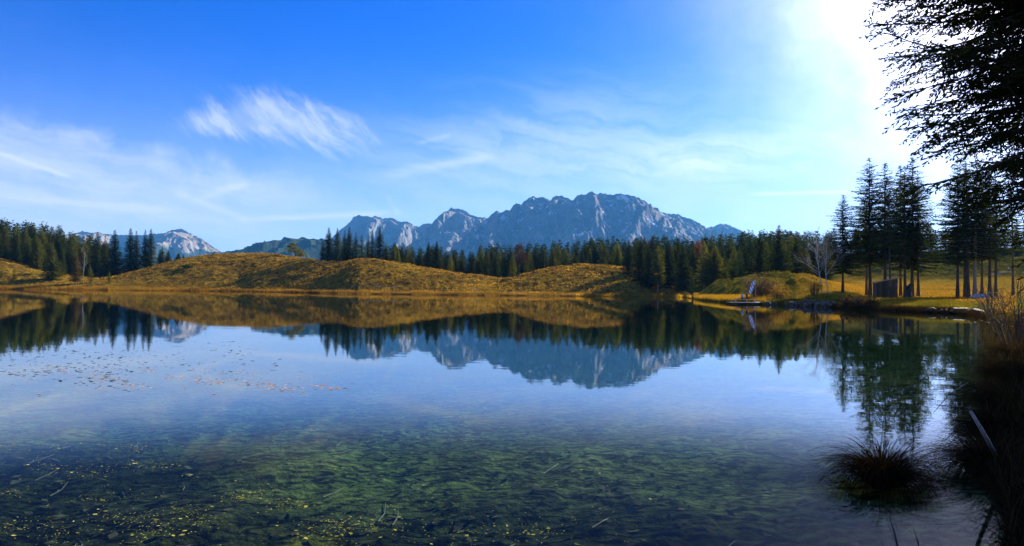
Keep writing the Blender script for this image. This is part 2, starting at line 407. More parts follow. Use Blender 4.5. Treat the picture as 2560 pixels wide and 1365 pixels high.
# hill crests: (pixel column, pixel row of the crest, distance of the crest)
def crest(pts):
    a = np.array(pts, float); p, q, Y = a.T
    return p, z_at(p, q, Y), Y
HILLS = {
  'A': crest([(-900, 560, 420), (-300, 600, 405), (0, 649, 392), (60, 664, 388), (120, 681, 380), (200, 694, 376), (250, 698, 378), (290, 692, 384), (380, 668, 405), (470, 646, 430), (540, 637.5, 445), (620, 634.5, 450),
              (680, 637, 440), (740, 645, 415), (800, 656, 382), (850, 658, 364), (890, 652, 352), (940, 651, 347), (1000, 660, 340), (1100, 678, 330), (1200, 691, 318), (1260, 700, 308), (1330, 715, 300), (1400, 730, 290)]),
  'B': crest([(1100, 738, 290), (1160, 727, 292), (1200, 715, 294), (1250, 703, 297), (1300, 690, 305), (1350, 677, 312), (1400, 668, 317), (1450, 664.5, 320), (1500, 666, 320), (1560, 668, 318), (1630, 676, 310), (1690, 705, 300), (1730, 738, 296)]),
  'C': crest([(1720, 742, 215), (1745, 734, 214), (1790, 716, 213), (1850, 702, 212), (1900, 696, 212), (1960, 693, 212), (2030, 697, 214), (2090, 708, 216), (2160, 722, 220)]),
}
def SHORE_Y(p): return np.interp(p, [a for a, _ in _sh[:28]], [b for _, b in _sh[:28]])
def ground_z(x, y, detail=True):
    x = np.asarray(x, float); y = np.asarray(y, float)
    s = lake_dist(x, y)
    Ys = np.maximum(y, 1.0)
    p = np.clip(1280 + FPX*x/Ys, -2500, 5000)
    # gentle land
    so = np.maximum(s, 0)
    z = 0.55*(1-np.exp(-so/1.6)) + 0.012*np.minimum(so, 60)
    # forest floor behind the hills, rising slowly
    zf = 2 + 0.030*np.clip(y-280, 0, 400) + 10*ss(260, -200, p)*ss(330, 470, y)
    z = np.maximum(z, np.where(y > 255, zf*ss(0, 30, so), 0))
    front = {'A': 1, 'B': 1, 'C': 1}
    for k, (hp, hz, hY) in HILLS.items():
        zc = np.interp(p, hp, hz, left=hz[0] if k == 'A' else -3, right=-3)
        Yc = np.interp(p, hp, hY)
        depth = Yc - SHORE_Y(p) - (1.0 if k != 'C' else 16.0)
        t = (Yc - y)/np.maximum(depth, 8.0)       # 0 at the crest, 1 at the foot in front
        fr = np.where(t > 0, np.clip(1-t, 0, 1), 1.0)
        prof = np.sin(np.pi/2*fr)**1.12
        back = np.where(t < 0, np.exp(-((y-Yc)/55.0)**2), 1.0)
        zz = zc*prof*back
        z = np.where(zz > z, zz, z)
    # meadow on the right, rising to a belt of hummocks and wooded slopes
    wm = ss(1985, 2120, p)*ss(60, 95, y)
    mead = np.interp(y, [60, 90, 125, 160, 200, 240, 275, 300, 340, 420, 600], [0.6, 0.9, 1.2, 1.3, 2.6, 5.0, 8.2, 12.5, 14, 22, 34])
    mead = mead + 3.5*ss(2300, 2560, p)*ss(190, 300, y)
    z = np.where(wm > 0, np.maximum(z, mead*ss(0, 9, so)*wm + z*(1-wm)), z)
    # far country
    far = ss(480, 900, y)
    z = z + far*(6 + 10*fbm(x/400, y/400, 3, 3))
    z = np.where(s > 0, z*ss(-0.6, 5, s)**0.5, 0)
    # lake bed
    so2 = -s
    bed = -(0.05 + 0.30*(1-np.exp(-so2/3.0)) + 0.012*np.minimum(so2, 120))
    z = np.where(s > 0, z + 0.02 + 0.16*ss(0, 0.6, s), bed)
    if detail:
        land = ss(0.5, 8, s)*ss(-40, 60, y)
        hum = ss(1700, 1800, p)*ss(140, 165, y)
        heath = (1-hum)*ss(230, 262, y)
        tw = fbm(x/19, y/19, 4, 5)*0.75 + fbm(x/5.5, y/5.5, 2, 9)*0.34
        sm = np.abs(perlin(x/1.7, y/2.2, 21))*0.42 + perlin(x/0.9, y/1.1, 25)*0.16
        lum = (0.55-np.abs(perlin(x/4.2 + 0.4*perlin(x/9, y/9, 2), y/6.5, 31)))*2.1 + perlin(x/11, y/12, 33)*1.2
        flat = ss(4, 9, z) * ss(220, 290, y) + ss(1720, 1800, p)*ss(2080, 2000, p)*ss(0, 2.2, z-0.6)*ss(140, 165, y)
        z = z + land*(heath*(tw*ss(0.8, 5, z) + sm*0.8) + hum*np.clip(flat, 0, 1)*lum + (1-hum)*(1-heath)*0.10*fbm(x/1.5, y/1.5, 3, 8)
                      + hum*0.05*fbm(x/1.1, y/1.1, 2, 12))
        # silty lake bed with soft mounds
        z = np.where(s <= 0, z + ss(0, -2, s)*(0.10*fbm(x/2.2, y/2.2, 4, 14) + 0.025*perlin(x/.35, y/.35, 17)), z)
        z = np.where(s <= 0, np.minimum(z, -0.03*ss(0, -1.0, s)), z)
    return z
def gz(p, Y):
    return float(ground_z(np.array([X_at(p, Y)]), np.array([float(Y)]))[0])

# ------------------------------------------------------------------ ground: one sheet to the horizon
def build_ground():
    tz = np.concatenate([np.linspace(-180, -41, 40)[:-1], np.linspace(-41, 41, 800), np.linspace(41, 180, 40)[1:-1]])
    ra = np.concatenate([np.geomspace(0.7, 70, 150), np.linspace(70, 250, 90)[1:], np.linspace(250, 455, 165)[1:], np.geomspace(455, 16000, 36)[1:]])
    A, R = np.meshgrid(RAD(1)*tz, ra)
    x = R*np.sin(A); y = R*np.cos(A)
    z = ground_z(x.ravel(), y.ravel()).reshape(x.shape)
    nr, nc = x.shape
    V = np.stack([x, y, z], -1).reshape(-1, 3)
    V = np.concatenate([V, [[0, 0, float(z[0].mean())]]])
    i = np.arange(nr-1)[:, None]*nc; j = np.arange(nc)[None, :]; k = (j+1) % nc
    F = np.stack([i+j, i+nc+j, i+nc+k, i+k], -1).reshape(-1, 4)
    j = np.arange(nc); F3 = np.stack([np.full(nc, nr*nc), j, (j+1) % nc], -1)
    # ---- colours of what grows there
    xf, yf, zf = V[:, 0], V[:, 1], V[:, 2]
    s = lake_dist(xf, yf); p = np.clip(1280 + FPX*xf/np.maximum(yf, 1), -2500, 5000)
    col = np.zeros((len(V), 3))
    def lay(w, c):
        nonlocal col
        w = np.clip(w, 0, 1)[:, None]; col = col*(1-w) + np.array(c)[None]*w
    n1 = fbm(xf/9, yf/9, 4, 40); n2 = fbm(xf/2.4, yf/2.4, 3, 43); n3 = fbm(xf/28, yf/28, 3, 46); n4 = fbm(xf/1.1, yf/1.1, 2, 49)
    col[:] = (0.200, 0.125, 0.018)                                             # heath
    lay(ss(0.0, 0.75, n2+0.4*n1)*0.85, (0.38, 0.265, 0.027))                  # golden grass in it
    lay(ss(0.15, 0.8, n3)*0.5, (0.36, 0.255, 0.022))
    lay(ss(0.05, 0.50, -n2-0.25*n4+.2*n1)*0.8, (0.060, 0.034, 0.011))                # dark heather clumps
    lay(ss(0.05, .6, fbm(xf/24, yf/8, 4, 52))*.55*(p < 1720), (0.115, 0.068, 0.015))
    lay(ss(5.5, 0.9, zf)*ss(250, 262, yf)*ss(1000, 600, p)*0.6*ss(-.5, .5, n1+.3), (0.31, 0.185, 0.018))   # yellow foot of the hills
    lay(ss(1150, 1175, p)*ss(1245, 1210, p)*ss(262, 270, yf)*ss(6.5, 4.0, zf), (0.33, 0.20, 0.022))          # grassy hollow between the hills
    for (pa, qa, pb, qb, wd) in ((842, 722, 905, 714, .5), (905, 714, 1010, 719, .5), (1150, 735, 1200, 722, .8), (1200, 733, 1330, 729, .5)):
        Yc = 272.0; q = float(hor(900)) - (zf-CAM_H)/np.maximum(yf, 1)*FPX*-1
        qq = hor(p) - (zf-CAM_H)/np.maximum(yf, 1)*FPX
        ln = np.interp(p, [pa, pb], [qa, qb]); m = (p > pa) & (p < pb) & (yf > 256) & (yf < 310)
        lay(m*ss(1.3, 0.3, np.abs(qq-ln+0.6*n1))*wd, (0.30, 0.25, 0.19))       # trodden path
    # right hand side
    hum = ss(1712, 1760, p)*ss(140, 160, yf)
    lay(hum, (0.145, 0.120, 0.014)); lay(hum*ss(0, .7, n1+.5*n2), (0.29, 0.215, 0.02)); lay(hum*ss(.1, .8, -n2)*.7, (0.07, 0.062, 0.012))
    mw = ss(1960, 2040, p)*ss(118, 150, yf)*ss(9.5, 7.5, zf)*ss(275, 240, yf)
    lay(mw*ss(-.9, -.1, n3), (0.47, 0.27, 0.024)); lay(mw*ss(.1, .8, n1)*.5, (0.55, 0.36, 0.04))
    og = ss(1690, 1720, p)*ss(1965, 1900, p)*ss(163, 152, yf)*ss(120, 128, yf)*ss(1.6, 1.0, zf); lay(og, (0.33, 0.16, 0.018))
    lay(ss(1690, 1705, p)*ss(1765, 1745, p)*ss(250, 225, yf)*ss(170, 178, yf), (0.28, 0.15, 0.018))
    gr = ss(1900, 1990, p)*ss(82, 88, yf)*ss(160, 140, yf); lay(gr*ss(1960, 2040, p), (0.27, 0.23, 0.02)); lay(gr*ss(.0, .6, n1)*.6, (0.16, 0.165, 0.016)); lay(gr*ss(.1, .6, -n1+.3*n2)*.5, (0.30, 0.20, 0.025))
    pth = (p > 2300)*ss(2.6, 1.2, np.abs(yf-(118+ (p-2300)*0.02)+2*n1)); lay(pth*.55, (0.26, 0.24, 0.21))
    pth = (p > 2480)*ss(3.0, 1.2, np.abs(yf-262+3*n1)); lay(pth*.7, (0.36, 0.33, 0.28))
    # forest floor and far country
    ycr = np.interp(p, HILLS['A'][0], HILLS['A'][2]); lay(ss(12, 30, yf-ycr)*ss(350, 365, yf)*ss(2200, 2100, p), (0.035, 0.032, 0.014)); lay(ss(318, 335, yf)*ss(1200, 1300, p)*ss(2200, 2100, p), (0.035, 0.032, 0.014))
    lay(ss(700, 1500, yf), (0.03, 0.045, 0.02))
    # near bank and wet edge
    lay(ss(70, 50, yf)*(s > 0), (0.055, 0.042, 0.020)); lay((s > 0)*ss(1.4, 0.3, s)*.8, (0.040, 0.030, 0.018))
    # lake bed: pale silt, dark weed, olive algae
    inw = ss(0.1, -0.2, s)
    b1 = fbm(xf/1.6, yf/2.6, 4, 60); b2 = fbm(xf/.45, yf/.6, 3, 63); b3 = fbm(xf/5, yf/7, 3, 66)
    bedc = np.zeros_like(col); bedc[:] = (0.125, 0.145, 0.045)
    def layb(w, c):
        nonlocal bedc
        w = np.clip(w, 0, 1)[:, None]; bedc = bedc*(1-w) + np.array(c)[None]*w
    layb(ss(12, 30, yf)*.8, (0.10, 0.130, 0.055))
    layb(ss(.0, .5, b1+.35*b2)*.55*ss(26, 13, yf), (0.040, 0.050, 0.022))
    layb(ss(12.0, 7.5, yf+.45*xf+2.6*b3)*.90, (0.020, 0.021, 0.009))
    layb(ss(.1, .6, b3+.3*b1)*ss(14, 9, yf)*.6, (0.095, 0.100, 0.015))
    layb(np.exp(-(((xf+2.05)/.34)**2+((yf-7.5)/.45)**2))*1.3*ss(-.6, .2, b2), (0.26, 0.23, 0.012))
    layb(ss(30, 60, yf)*ss(-4, -12, s), (0.05, 0.065, 0.035))
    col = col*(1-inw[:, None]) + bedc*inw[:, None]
    m, T = new_mat('heath_meadow_and_lake_bed')
    at = T.node('ShaderNodeAttribute', attribute_name='ground_colour', attribute_type='GEOMETRY')
    pos = T.node('ShaderNodeNewGeometry').outputs['Position']
    n = T.noise(pos, 0.9, 5, 0.65); nf = T.noise(pos, 7.0, 4, 0.6)
    f = T.math('MULTIPLY', T.smooth(n, 0.25, 0.75, 0.55, 1.40), T.smooth(nf, 0.25, 0.75, 0.65, 1.3))
    mpb = T.node('ShaderNodeMapping'); mpb.inputs['Scale'].default_value = (1.0, 1.5, 1); mpb.inputs['Rotation'].default_value = (0, 0, .4); T.l.new(pos, mpb.inputs[0])
    clump = T.smooth(T.noise(mpb.outputs[0], 4.2, 5, 0.62, 0.6), 0.38, 0.60, 0.22, 1.25)
    f = T.math('MULTIPLY', f, T.math('ADD', 1.0, T.math('MULTIPLY', at.outputs['Alpha'], T.math('SUBTRACT', clump, 1.0))))
    colr = T.vmath('SCALE', at.outputs['Color'], scale=f)
    df = T.node('ShaderNodeBsdfDiffuse'); T.l.new(colr, df.inputs[0]); df.inputs['Roughness'].default_value = 0.6
    T.l.new(bump(T, T.math('ADD', nf, T.math('MULTIPLY', n, 2.0)), 0.6, 0.12), df.inputs['Normal']); T.l.new(df.outputs[0], T.out.inputs[0])
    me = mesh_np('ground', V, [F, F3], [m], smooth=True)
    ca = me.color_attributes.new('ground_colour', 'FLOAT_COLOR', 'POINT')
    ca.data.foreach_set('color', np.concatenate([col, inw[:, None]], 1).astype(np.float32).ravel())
    add('ground', me, kind='structure', label='brown heath hills, golden meadow and silty lake bed')
build_ground()

# ------------------------------------------------------------------ water: a still sheet over the bed
def build_water():
    m, T = new_mat('clear_still_water')
    pos = T.node('ShaderNodeNewGeometry').outputs['Position']
    mp = T.node('ShaderNodeMapping'); mp.inputs['Scale'].default_value = (0.5, 1.0, 1); T.l.new(pos, mp.inputs[0])
    h = T.math('ADD', T.math('MULTIPLY', T.noise(mp.outputs[0], 1.6, 3, 0.5), 1.0), T.math('MULTIPLY', T.noise(mp.outputs[0], 0.22, 2, 0.5), 2.5))
    nb = bump(T, h, 1.0, 0.0013)
    # Schlick reflectance, the same for light going down into the water and coming up out of it
    cosv = T.math('ABSOLUTE', T.vmath('DOT_PRODUCT', nb, T.node('ShaderNodeNewGeometry').outputs['Incoming']))
    frs = T.math('ADD', T.math('MULTIPLY', T.math('POWER', T.math('SUBTRACT', 1.0, cosv, clamp=True), 5.0), 0.98), 0.02)
    gl = T.node('ShaderNodeBsdfGlossy'); gl.inputs['Roughness'].default_value = 0.012; gl.inputs['Color'].default_value = (.97, .98, 1, 1); T.l.new(nb, gl.inputs['Normal'])
    tr = T.node('ShaderNodeBsdfTransparent'); tr.inputs[0].default_value = (0.95, 0.97, 0.96, 1)
    mx = T.node('ShaderNodeMixShader'); T.l.new(T.math('MULTIPLY', frs, T.smooth(frs, 0.28, 0.49, 0.15, 1.0)), mx.inputs[0]); T.l.new(tr.outputs[0], mx.inputs[1]); T.l.new(gl.outputs[0], mx.inputs[2])
    T.l.new(mx.outputs[0], T.out.inputs[0])
    # the sheet follows the shore and runs a little under the banks
    c = LAKE.mean(0); n = len(LAKE); P = LAKE
    Tn = np.roll(P, -1, 0) - np.roll(P, 1, 0); Nn = np.stack([-Tn[:, 1], Tn[:, 0]], 1); Nn /= np.linalg.norm(Nn, axis=1, keepdims=True)
    O = P + Nn*0.7
    # a closed body of water whose tint deepens with the length of the path through it
    va = T.node('ShaderNodeVolumeAbsorption'); va.inputs['Color'].default_value = (0.25, 0.70, 0.55, 1); va.inputs['Density'].default_value = 0.34
    T.l.new(va.outputs[0], T.out.inputs['Volume'])
    me = bpy.data.meshes.new('water')
    me.from_pydata([(a, b, 0.0) for a, b in O] + [(a, b, -6.0) for a, b in O], [], [tuple(range(n))[::-1], tuple(range(n, 2*n))] + [(i, (i+1) % n, n+(i+1) % n, n+i) for i in range(n)])
    me.materials.append(m); me.validate()
    add('water', me, kind='structure', label='still clear lake mirroring sky, forest and mountains')
build_water()

# ------------------------------------------------------------------ mountains
def rock_mat(name, rock0, rock1, forest, tree_line, snow_line, snow=0.0, meadow=None):
    m, T = new_mat(name)
    g = T.node('ShaderNodeNewGeometry'); pos = g.outputs['Position']
    sp = T.node('ShaderNodeSeparateXYZ'); T.l.new(pos, sp.inputs[0])
    sn = T.node('ShaderNodeSeparateXYZ'); T.l.new(g.outputs['True Normal'], sn.inputs[0])
    n = T.noise(pos, 0.012, 6, 0.65); nb = T.noise(pos, 0.0035, 4, 0.6)
    col = T.mix(T.smooth(n, 0.3, 0.7), rock0+(1,), rock1+(1,))
    zz = T.math('ADD', sp.outputs[2], T.math('MULTIPLY', T.math('SUBTRACT', nb, 0.5), 420.0))
    if meadow:
        col = T.mix(T.math('MULTIPLY', T.smooth(sn.outputs[2], 0.55, 0.75), T.smooth(nb, 0.35, 0.6)), col, meadow+(1,))
    zt = T.math('ADD', zz, T.math('MULTIPLY', T.math('SUBTRACT', n, 0.5), 160.0))
    col = T.mix(T.smooth(zt, tree_line-40, tree_line+40, 1.0, 0.0), col, forest+(1,))
    if snow:
        sm = T.math('MULTIPLY', T.smooth(T.noise(pos, 0.008, 5, 0.7), 0.555, 0.61), T.smooth(sn.outputs[2], 0.42, 0.62))
        sm = T.math('MULTIPLY', sm, T.smooth(sp.outputs[2], snow_line, snow_line+260))
        col = T.mix(T.math('MULTIPLY', sm, snow), col, (0.85, 0.87, 0.9, 1))
    T.l.new(principled(T, col, 0.95, 0.05), T.out.inputs[0])
    return m

def mountain(name, label, pts, D, W, mat, cell=9.0, spur=0.28, seed=0, rough=1.0, wob=220, jag=10, cat=None):
    a = np.array(pts, float); px, pq = a.T
    xs = X_at(px, D); zs = z_at(px, pq, D)
    x = np.arange(xs[0], xs[-1], cell); t = np.concatenate([np.arange(-W, 0, cell*1.15), np.arange(0, W*0.45, cell*2.5)])
    Xg, Tg = np.meshgrid(x, t)
    top = np.interp(Xg, xs, zs)
    f = np.clip(1-np.abs(Tg)/np.where(Tg < 0, W, W*0.45), 0, 1)
    ws = 900.0
    u = -Tg/W                                                     # 0 crest .. 1 foot
    # spurs and couloirs run down from the crest
    bx = Xg + 0.35*Tg*perlin(Xg/2600, Tg/2600, seed+2) + 90*fbm(Xg/500, Tg/700, 3, seed+4)
    r1 = ridged(bx/ws, Tg/2600+3, 4, seed+6); r2 = ridged(bx/230, Tg/700, 4, seed+9); r3 = ridged(bx/70, Tg/150, 3, seed+12)
    env = np.sin(np.pi*np.clip(u, 0, 1)**0.62)
    prof = 0.62*f**1.25 + 0.38*f**2.6
    z = top*prof
    H = zs.max()
    z = z + H*spur*env*(r1-0.85)*1.0
    amp = np.clip(np.abs(u)*9, 0, 1)*np.clip(f*3, 0, 1)
    z = z + rough*amp*(70*(r2-0.75) + 24*(r3-0.7)) + jag*(ridged(Xg/55, Tg/70, 3, seed+15)-0.75)*np.clip(f*2, 0, 1)
    # the crest must stay the skyline
    Y0 = D + wob*perlin(Xg/1500, np.zeros_like(Xg), seed+20)*0
    lim = (top-CAM_H)/D*(D+Tg)*0.985 + CAM_H
    z = np.where((Tg < -cell*2) & (z > lim), lim - 0.25*(z-lim), z)
    z = np.maximum(z, -20)
    V = np.stack([Xg, Y0+Tg, z], -1).reshape(-1, 3)
    nr, nc = Xg.shape
    i = np.arange(nr-1)[:, None]*nc; j = np.arange(nc-1)[None, :]
    F = np.stack([i+j, i+j+1, i+nc+j+1, i+nc+j], -1).reshape(-1, 4)
    me = mesh_np(name, V, F, [mat], smooth=False)
    add(name, me, kind='structure', label=label)

MAIN = [(1090, 660), (1130, 625), (1165, 590), (1200, 560), (1216, 549), (1228, 535), (1241, 527), (1253, 532), (1266, 525.5), (1273, 526), (1279, 515), (1288, 509), (1301, 512), (1307, 504.5), (1317, 498), (1330, 490),
        (1343.6, 495), (1358, 493), (1376, 501), (1382, 493), (1396, 492), (1411, 496), (1426, 505), (1431.5, 503), (1443, 490), (1464, 488), (1477, 482.5), (1493, 484.5), (1502, 482.5), (1525, 488),
        (1549, 483), (1569, 488), (1593, 493), (1610, 503), (1622, 513), (1645, 522), (1654, 533), (1680, 550), (1710, 570), (1750, 600), (1800, 640), (1850, 680)]
BACK = [(760, 660), (800, 620), (852, 573), (875, 554), (881, 544), (894, 538), (905, 541), (916, 541), (928, 544), (937, 540.5), (947, 544), (957, 548), (978, 547), (995.5, 556), (1003, 560), (1010, 556.6), (1025, 557), (1034, 566), (1045, 566),
        (1060, 559.5), (1075, 558.7), (1090, 575), (1150, 620), (1200, 660)]
PEAK = [(980, 680), (1030, 620), (1060, 585), (1079, 561.6), (1092, 547), (1111, 528), (1118, 527), (1126, 522.6), (1142, 528), (1151, 527), (1174, 539.6), (1189, 544), (1220, 544.6), (1250, 560), (1300, 590), (1350, 620)]
RIGHT = [(1560, 560), (1610, 535), (1650, 531), (1669, 534), (1695, 535), (1704, 542.6), (1727, 548), (1748, 558.7), (1765.5, 569), (1790, 590), (1840, 630), (1900, 670)]
RIGHT2 = [(1700, 610), (1740, 580), (1765, 570), (1780, 566), (1801, 561), (1824, 566), (1842, 576), (1860, 590), (1900, 620), (1960, 660)]
LEFT = [(120, 610), (170, 592), (205, 583), (225, 585), (248, 580), (258, 586), (312, 588), (350, 589), (384, 584), (394, 585), (413, 583), (421, 577), (432, 577), (443, 579), (457, 576), (472, 583), (498, 595), (528, 616), (557, 634), (600, 662), (650, 700)]
DARK = [(540, 660), (570, 640), (600, 627.5), (635, 620), (650, 616), (679, 604), (694, 605.5), (713, 597), (726, 601), (743.5, 599.7), (755, 593), (767, 598), (805, 598), (850, 604), (900, 615), (960, 640), (1000, 670)]
lime = rock_mat('limestone_with_snow_patches', (0.12, 0.115, 0.115), (0.24, 0.22, 0.21), (0.025, 0.040, 0.022), 190, 300, 0.65)
lime2 = rock_mat('pale_limestone', (0.14, 0.135, 0.13), (0.27, 0.255, 0.24), (0.025, 0.040, 0.022), 240, 900, 0.0)
lime3 = rock_mat('beige_limestone_over_forest', (0.22, 0.19, 0.165), (0.31, 0.275, 0.24), (0.030, 0.045, 0.022), 430, 900, 0.0, (0.30, 0.24, 0.13))  # pale beige rock above dark forest
wood = rock_mat('wooded_slope', (0.10, 0.10, 0.07), (0.14, 0.12, 0.08), (0.020, 0.034, 0.016), 470, 9000)
mountain('mountain', 'broad grey limestone massif with snow patches, highest in the middle', MAIN, 7000, 1900, lime, 10.5, 0.20, 3, rough=.75)
mountain('mountain', 'pointed grey rock peak left of the broad massif', PEAK, 7900, 1800, lime2, 12, 0.25, 31, rough=.85)
mountain('mountain', 'jagged pale rock ridge behind the dark spruce clump', BACK, 8700, 1700, lime2, 12, 0.25, 57)
mountain('mountain', 'long grey shoulder descending right of the broad massif', RIGHT, 8000, 1700, lime2, 12, 0.2, 71)
mountain('mountain', 'small blue peak farthest right above the forest', RIGHT2, 9600, 1700, lime2, 14, 0.2, 83)
mountain('mountain', 'pale sunlit rock mountain rising behind the left forest', LEFT, 8600, 1800, lime3, 13, 0.30, 95)
mountain('wooded_hill', 'dark wooded foothill left of the spruce clump', DARK, 4600, 1200, wood, 8, 0.20, 111, jag=6)

# ------------------------------------------------------------------ trees
def spruce_mesh(seed, H=20.0, R=2.6, base=0.08, gap=0.33, nb=6, step=0.22, leafL=0.72, leafW=0.24, droop=0.32, ragged=0.25, tip=0.9, power=0.8):
    """needles of a spruce: whorls of drooping boughs, each a flat spray of small kite-shaped twigs"""
    r = np.random.RandomState(seed)
    zb = H*base
    P, D, Wv, L, W = [], [], [], [], []
    lines, radii = [], []
    z = zb
    while z < H-0.25:
        t = (z-zb)/(H-zb)
        Lmax = R*((1-t)**power)*(0.55+0.45*min(1, t*7+0.25)) + 0.12
        n = max(3, int(round(nb*(1 if t < .8 else .75))))
        a0 = r.rand()*6.28
        for k in range(n):
            if r.rand() < 0.10: continue
            a = a0 + k*6.283/n + r.randn()*0.22
            l = Lmax*(1 - ragged*r.rand() + (0.25 if r.rand() < .08 else 0))
            up0 = (0.30*t - droop*(1-t)) + r.randn()*0.06
            m = max(3, int(l/step)+1)
            s = (np.arange(m)+r.rand(m)*.5)/m*0.94+0.06
            zo = z + r.randn()*gap*.3
            rr = l*s; dz = l*(up0*s + 0.22*s*s*(1-t*.6))
            ca, sa = math.cos(a), math.sin(a)
            bp = np.stack([rr*ca, rr*sa, zo+dz], -1)
            out = np.array([ca, sa, 0]); side = np.array([-sa, ca, 0])
            for sd, mult in ((1, 1), (-1, 1), (0, .8)):
                q = bp + r.randn(m, 3)*0.05
                fw = 0.55 + 0.5*s[:, None]
                d = out*fw + side*(sd*(1.0-.35*s[:, None])) + np.array([0, 0, 1.0])*(up0*.6 - 0.22*(1-t) + r.randn(m, 1)*0.16)
                if sd == 0: d = out*(0.5+.6*s[:, None]) + np.array([0, 0, -1.0])*(0.75-.5*t) + r.randn(m, 3)*.2
                d = nrm(d + r.randn(m, 3)*.12)
                wv = nrm(np.cross(d, np.array([0, 0, 1.0])) + r.randn(m, 3)*.5)
                ll = leafL*mult*(0.45+0.55*(1-t))*(0.6+.6*r.rand(m))*np.minimum(1.0, 0.5+l*.5)
                if sd: ll = ll*(1.05-.35*s)
                P.append(q); D.append(d); Wv.append(wv); L.append(ll); W.append(leafW*(0.7+.6*r.rand(m))*(0.6+.4*(1-t)))
            if l > 1.0:
                lines.append(np.stack([np.array([0, .5, 1])*l*.9*ca, np.array([0, .5, 1])*l*.9*sa, zo + l*(up0*np.array([0, .45, .9])+.22*np.array([0, .2, .8]))], -1)); radii.append(np.array([.035, .022, .01])*H/20)
        z += gap*(1.0-.35*t)*(0.8+.4*r.rand())
    # leader
    m = 14
    P.append(np.stack([r.randn(m)*.03, r.randn(m)*.03, H-0.9+0.85*np.arange(m)/m], -1)); a = r.rand(m)*6.28
    D.append(nrm(np.stack([np.cos(a)*.7, np.sin(a)*.7, np.full(m, .8)], -1))); Wv.append(nrm(r.randn(m, 3))); L.append(np.linspace(.45, .2, m)); W.append(np.full(m, .12))
    V, F = kites(*(np.concatenate(q) for q in (P, D, Wv, L, W)))
    zt = np.linspace(0, 1, 9)
    bend = np.stack([0.12*np.sin(zt*3+seed)*zt, 0.12*np.cos(zt*2.3+seed)*zt*(1-zt), zt*(H-.15)], -1)
    flare = 1+0.5*np.exp(-zt*30)
    TV, TF = tube_np([bend] + lines, [(0.0075*H)*(1-zt)**0.8*flare+.012] + radii, 6)
    return (V, F), (TV, TF)
_protos = {}
def proto(kind):
    """one crown and one trunk of each kind, built when first needed"""
    if kind not in _protos:
        (V, F), (TV, TF) = TREE_KINDS[kind]()
        _protos[kind] = (mesh_np('crown', V, F, [M['spruce']]), mesh_np('trunk', TV, TF, [M['bark']], smooth=True))
    return _protos[kind]
def paint(o, mat):
    """a copy may share its mesh and still wear its own material"""
    o.material_slots[0].link = 'OBJECT'; o.material_slots[0].material = mat
TREE_KINDS = {
    'full0': lambda: spruce_mesh(1, 20, 4.0, .04, nb=7), 'full1': lambda: spruce_mesh(2, 20, 3.5, .05, nb=7, ragged=.35),
    'full2': lambda: spruce_mesh(3, 20, 4.6, .05, nb=7, power=.9), 'slim0': lambda: spruce_mesh(4, 20, 2.9, .08, nb=6),
    'slim1': lambda: spruce_mesh(5, 20, 2.5, .12, nb=6, ragged=.4), 'old0': lambda: spruce_mesh(6, 20, 3.9, .22, nb=5, ragged=.5, gap=.4),
    'tall0': lambda: spruce_mesh(7, 30, 5.6, .26, gap=.46, nb=5, ragged=.55, droop=.42, step=.20, power=.72),
    'tall1': lambda: spruce_mesh(8, 30, 4.8, .30, gap=.48, nb=5, ragged=.55, droop=.45, step=.20, power=.70),
    'tall2': lambda: spruce_mesh(9, 30, 6.0, .22, gap=.42, nb=5, ragged=.5, droop=.40, step=.20, power=.75),
    'bare0': lambda: spruce_mesh(10, 30, 4.8, .44, gap=.50, nb=4, ragged=.6, droop=.40, step=.24, power=.6),
    'young0': lambda: spruce_mesh(11, 6, 1.7, .10, gap=.28, nb=6, step=.18, leafL=.55, leafW=.13, droop=-.12, ragged=.35),
    'feather': lambda: spruce_mesh(12, 20, 5.0, .10, gap=.55, nb=6, step=.24, leafL=.7, droop=.02, ragged=.35, power=.75),
}
REFH = {k: 20.0 for k in TREE_KINDS}; REFH.update({k: 30.0 for k in ('tall0', 'tall1', 'tall2', 'bare0')}); REFH['young0'] = 6.0
rnd = random.Random(5)
n_tree = [0]
def tree(kind, p, Y, q_top=None, h=None, q_base=None, mat='spruce', bark='bark', wide=1.0, label=None, group=None, name='spruce_tree', cat='tree', rz=None, lean=0.0):
    x = float(X_at(p, Y)); z0 = gz(p, Y)
    if h is None: h = float(z_at(p, q_top, Y)) - z0
    s = h/REFH[kind]
    root = bpy.data.objects.new(name, None); C.objects.link(root); root.empty_display_size = .5
    root.location = (x, Y, z0-0.12); root.rotation_euler = (rnd.uniform(-.012, .012), rnd.uniform(-.012, .012)+lean, rnd.uniform(0, 6.28) if rz is None else rz)
    if group is None and kind not in ('young0', 'feather'): wide *= 1.45 if p > 2080 else 1.28
    root.scale = (s*wide, s*wide, s)
    tag(root, label, cat, group)
    cm, tm = proto(kind)
    paint(add('crown', cm, root), M[mat]); paint(add('trunk', tm, root), M[bark])
    n_tree[0] += 1
    return root

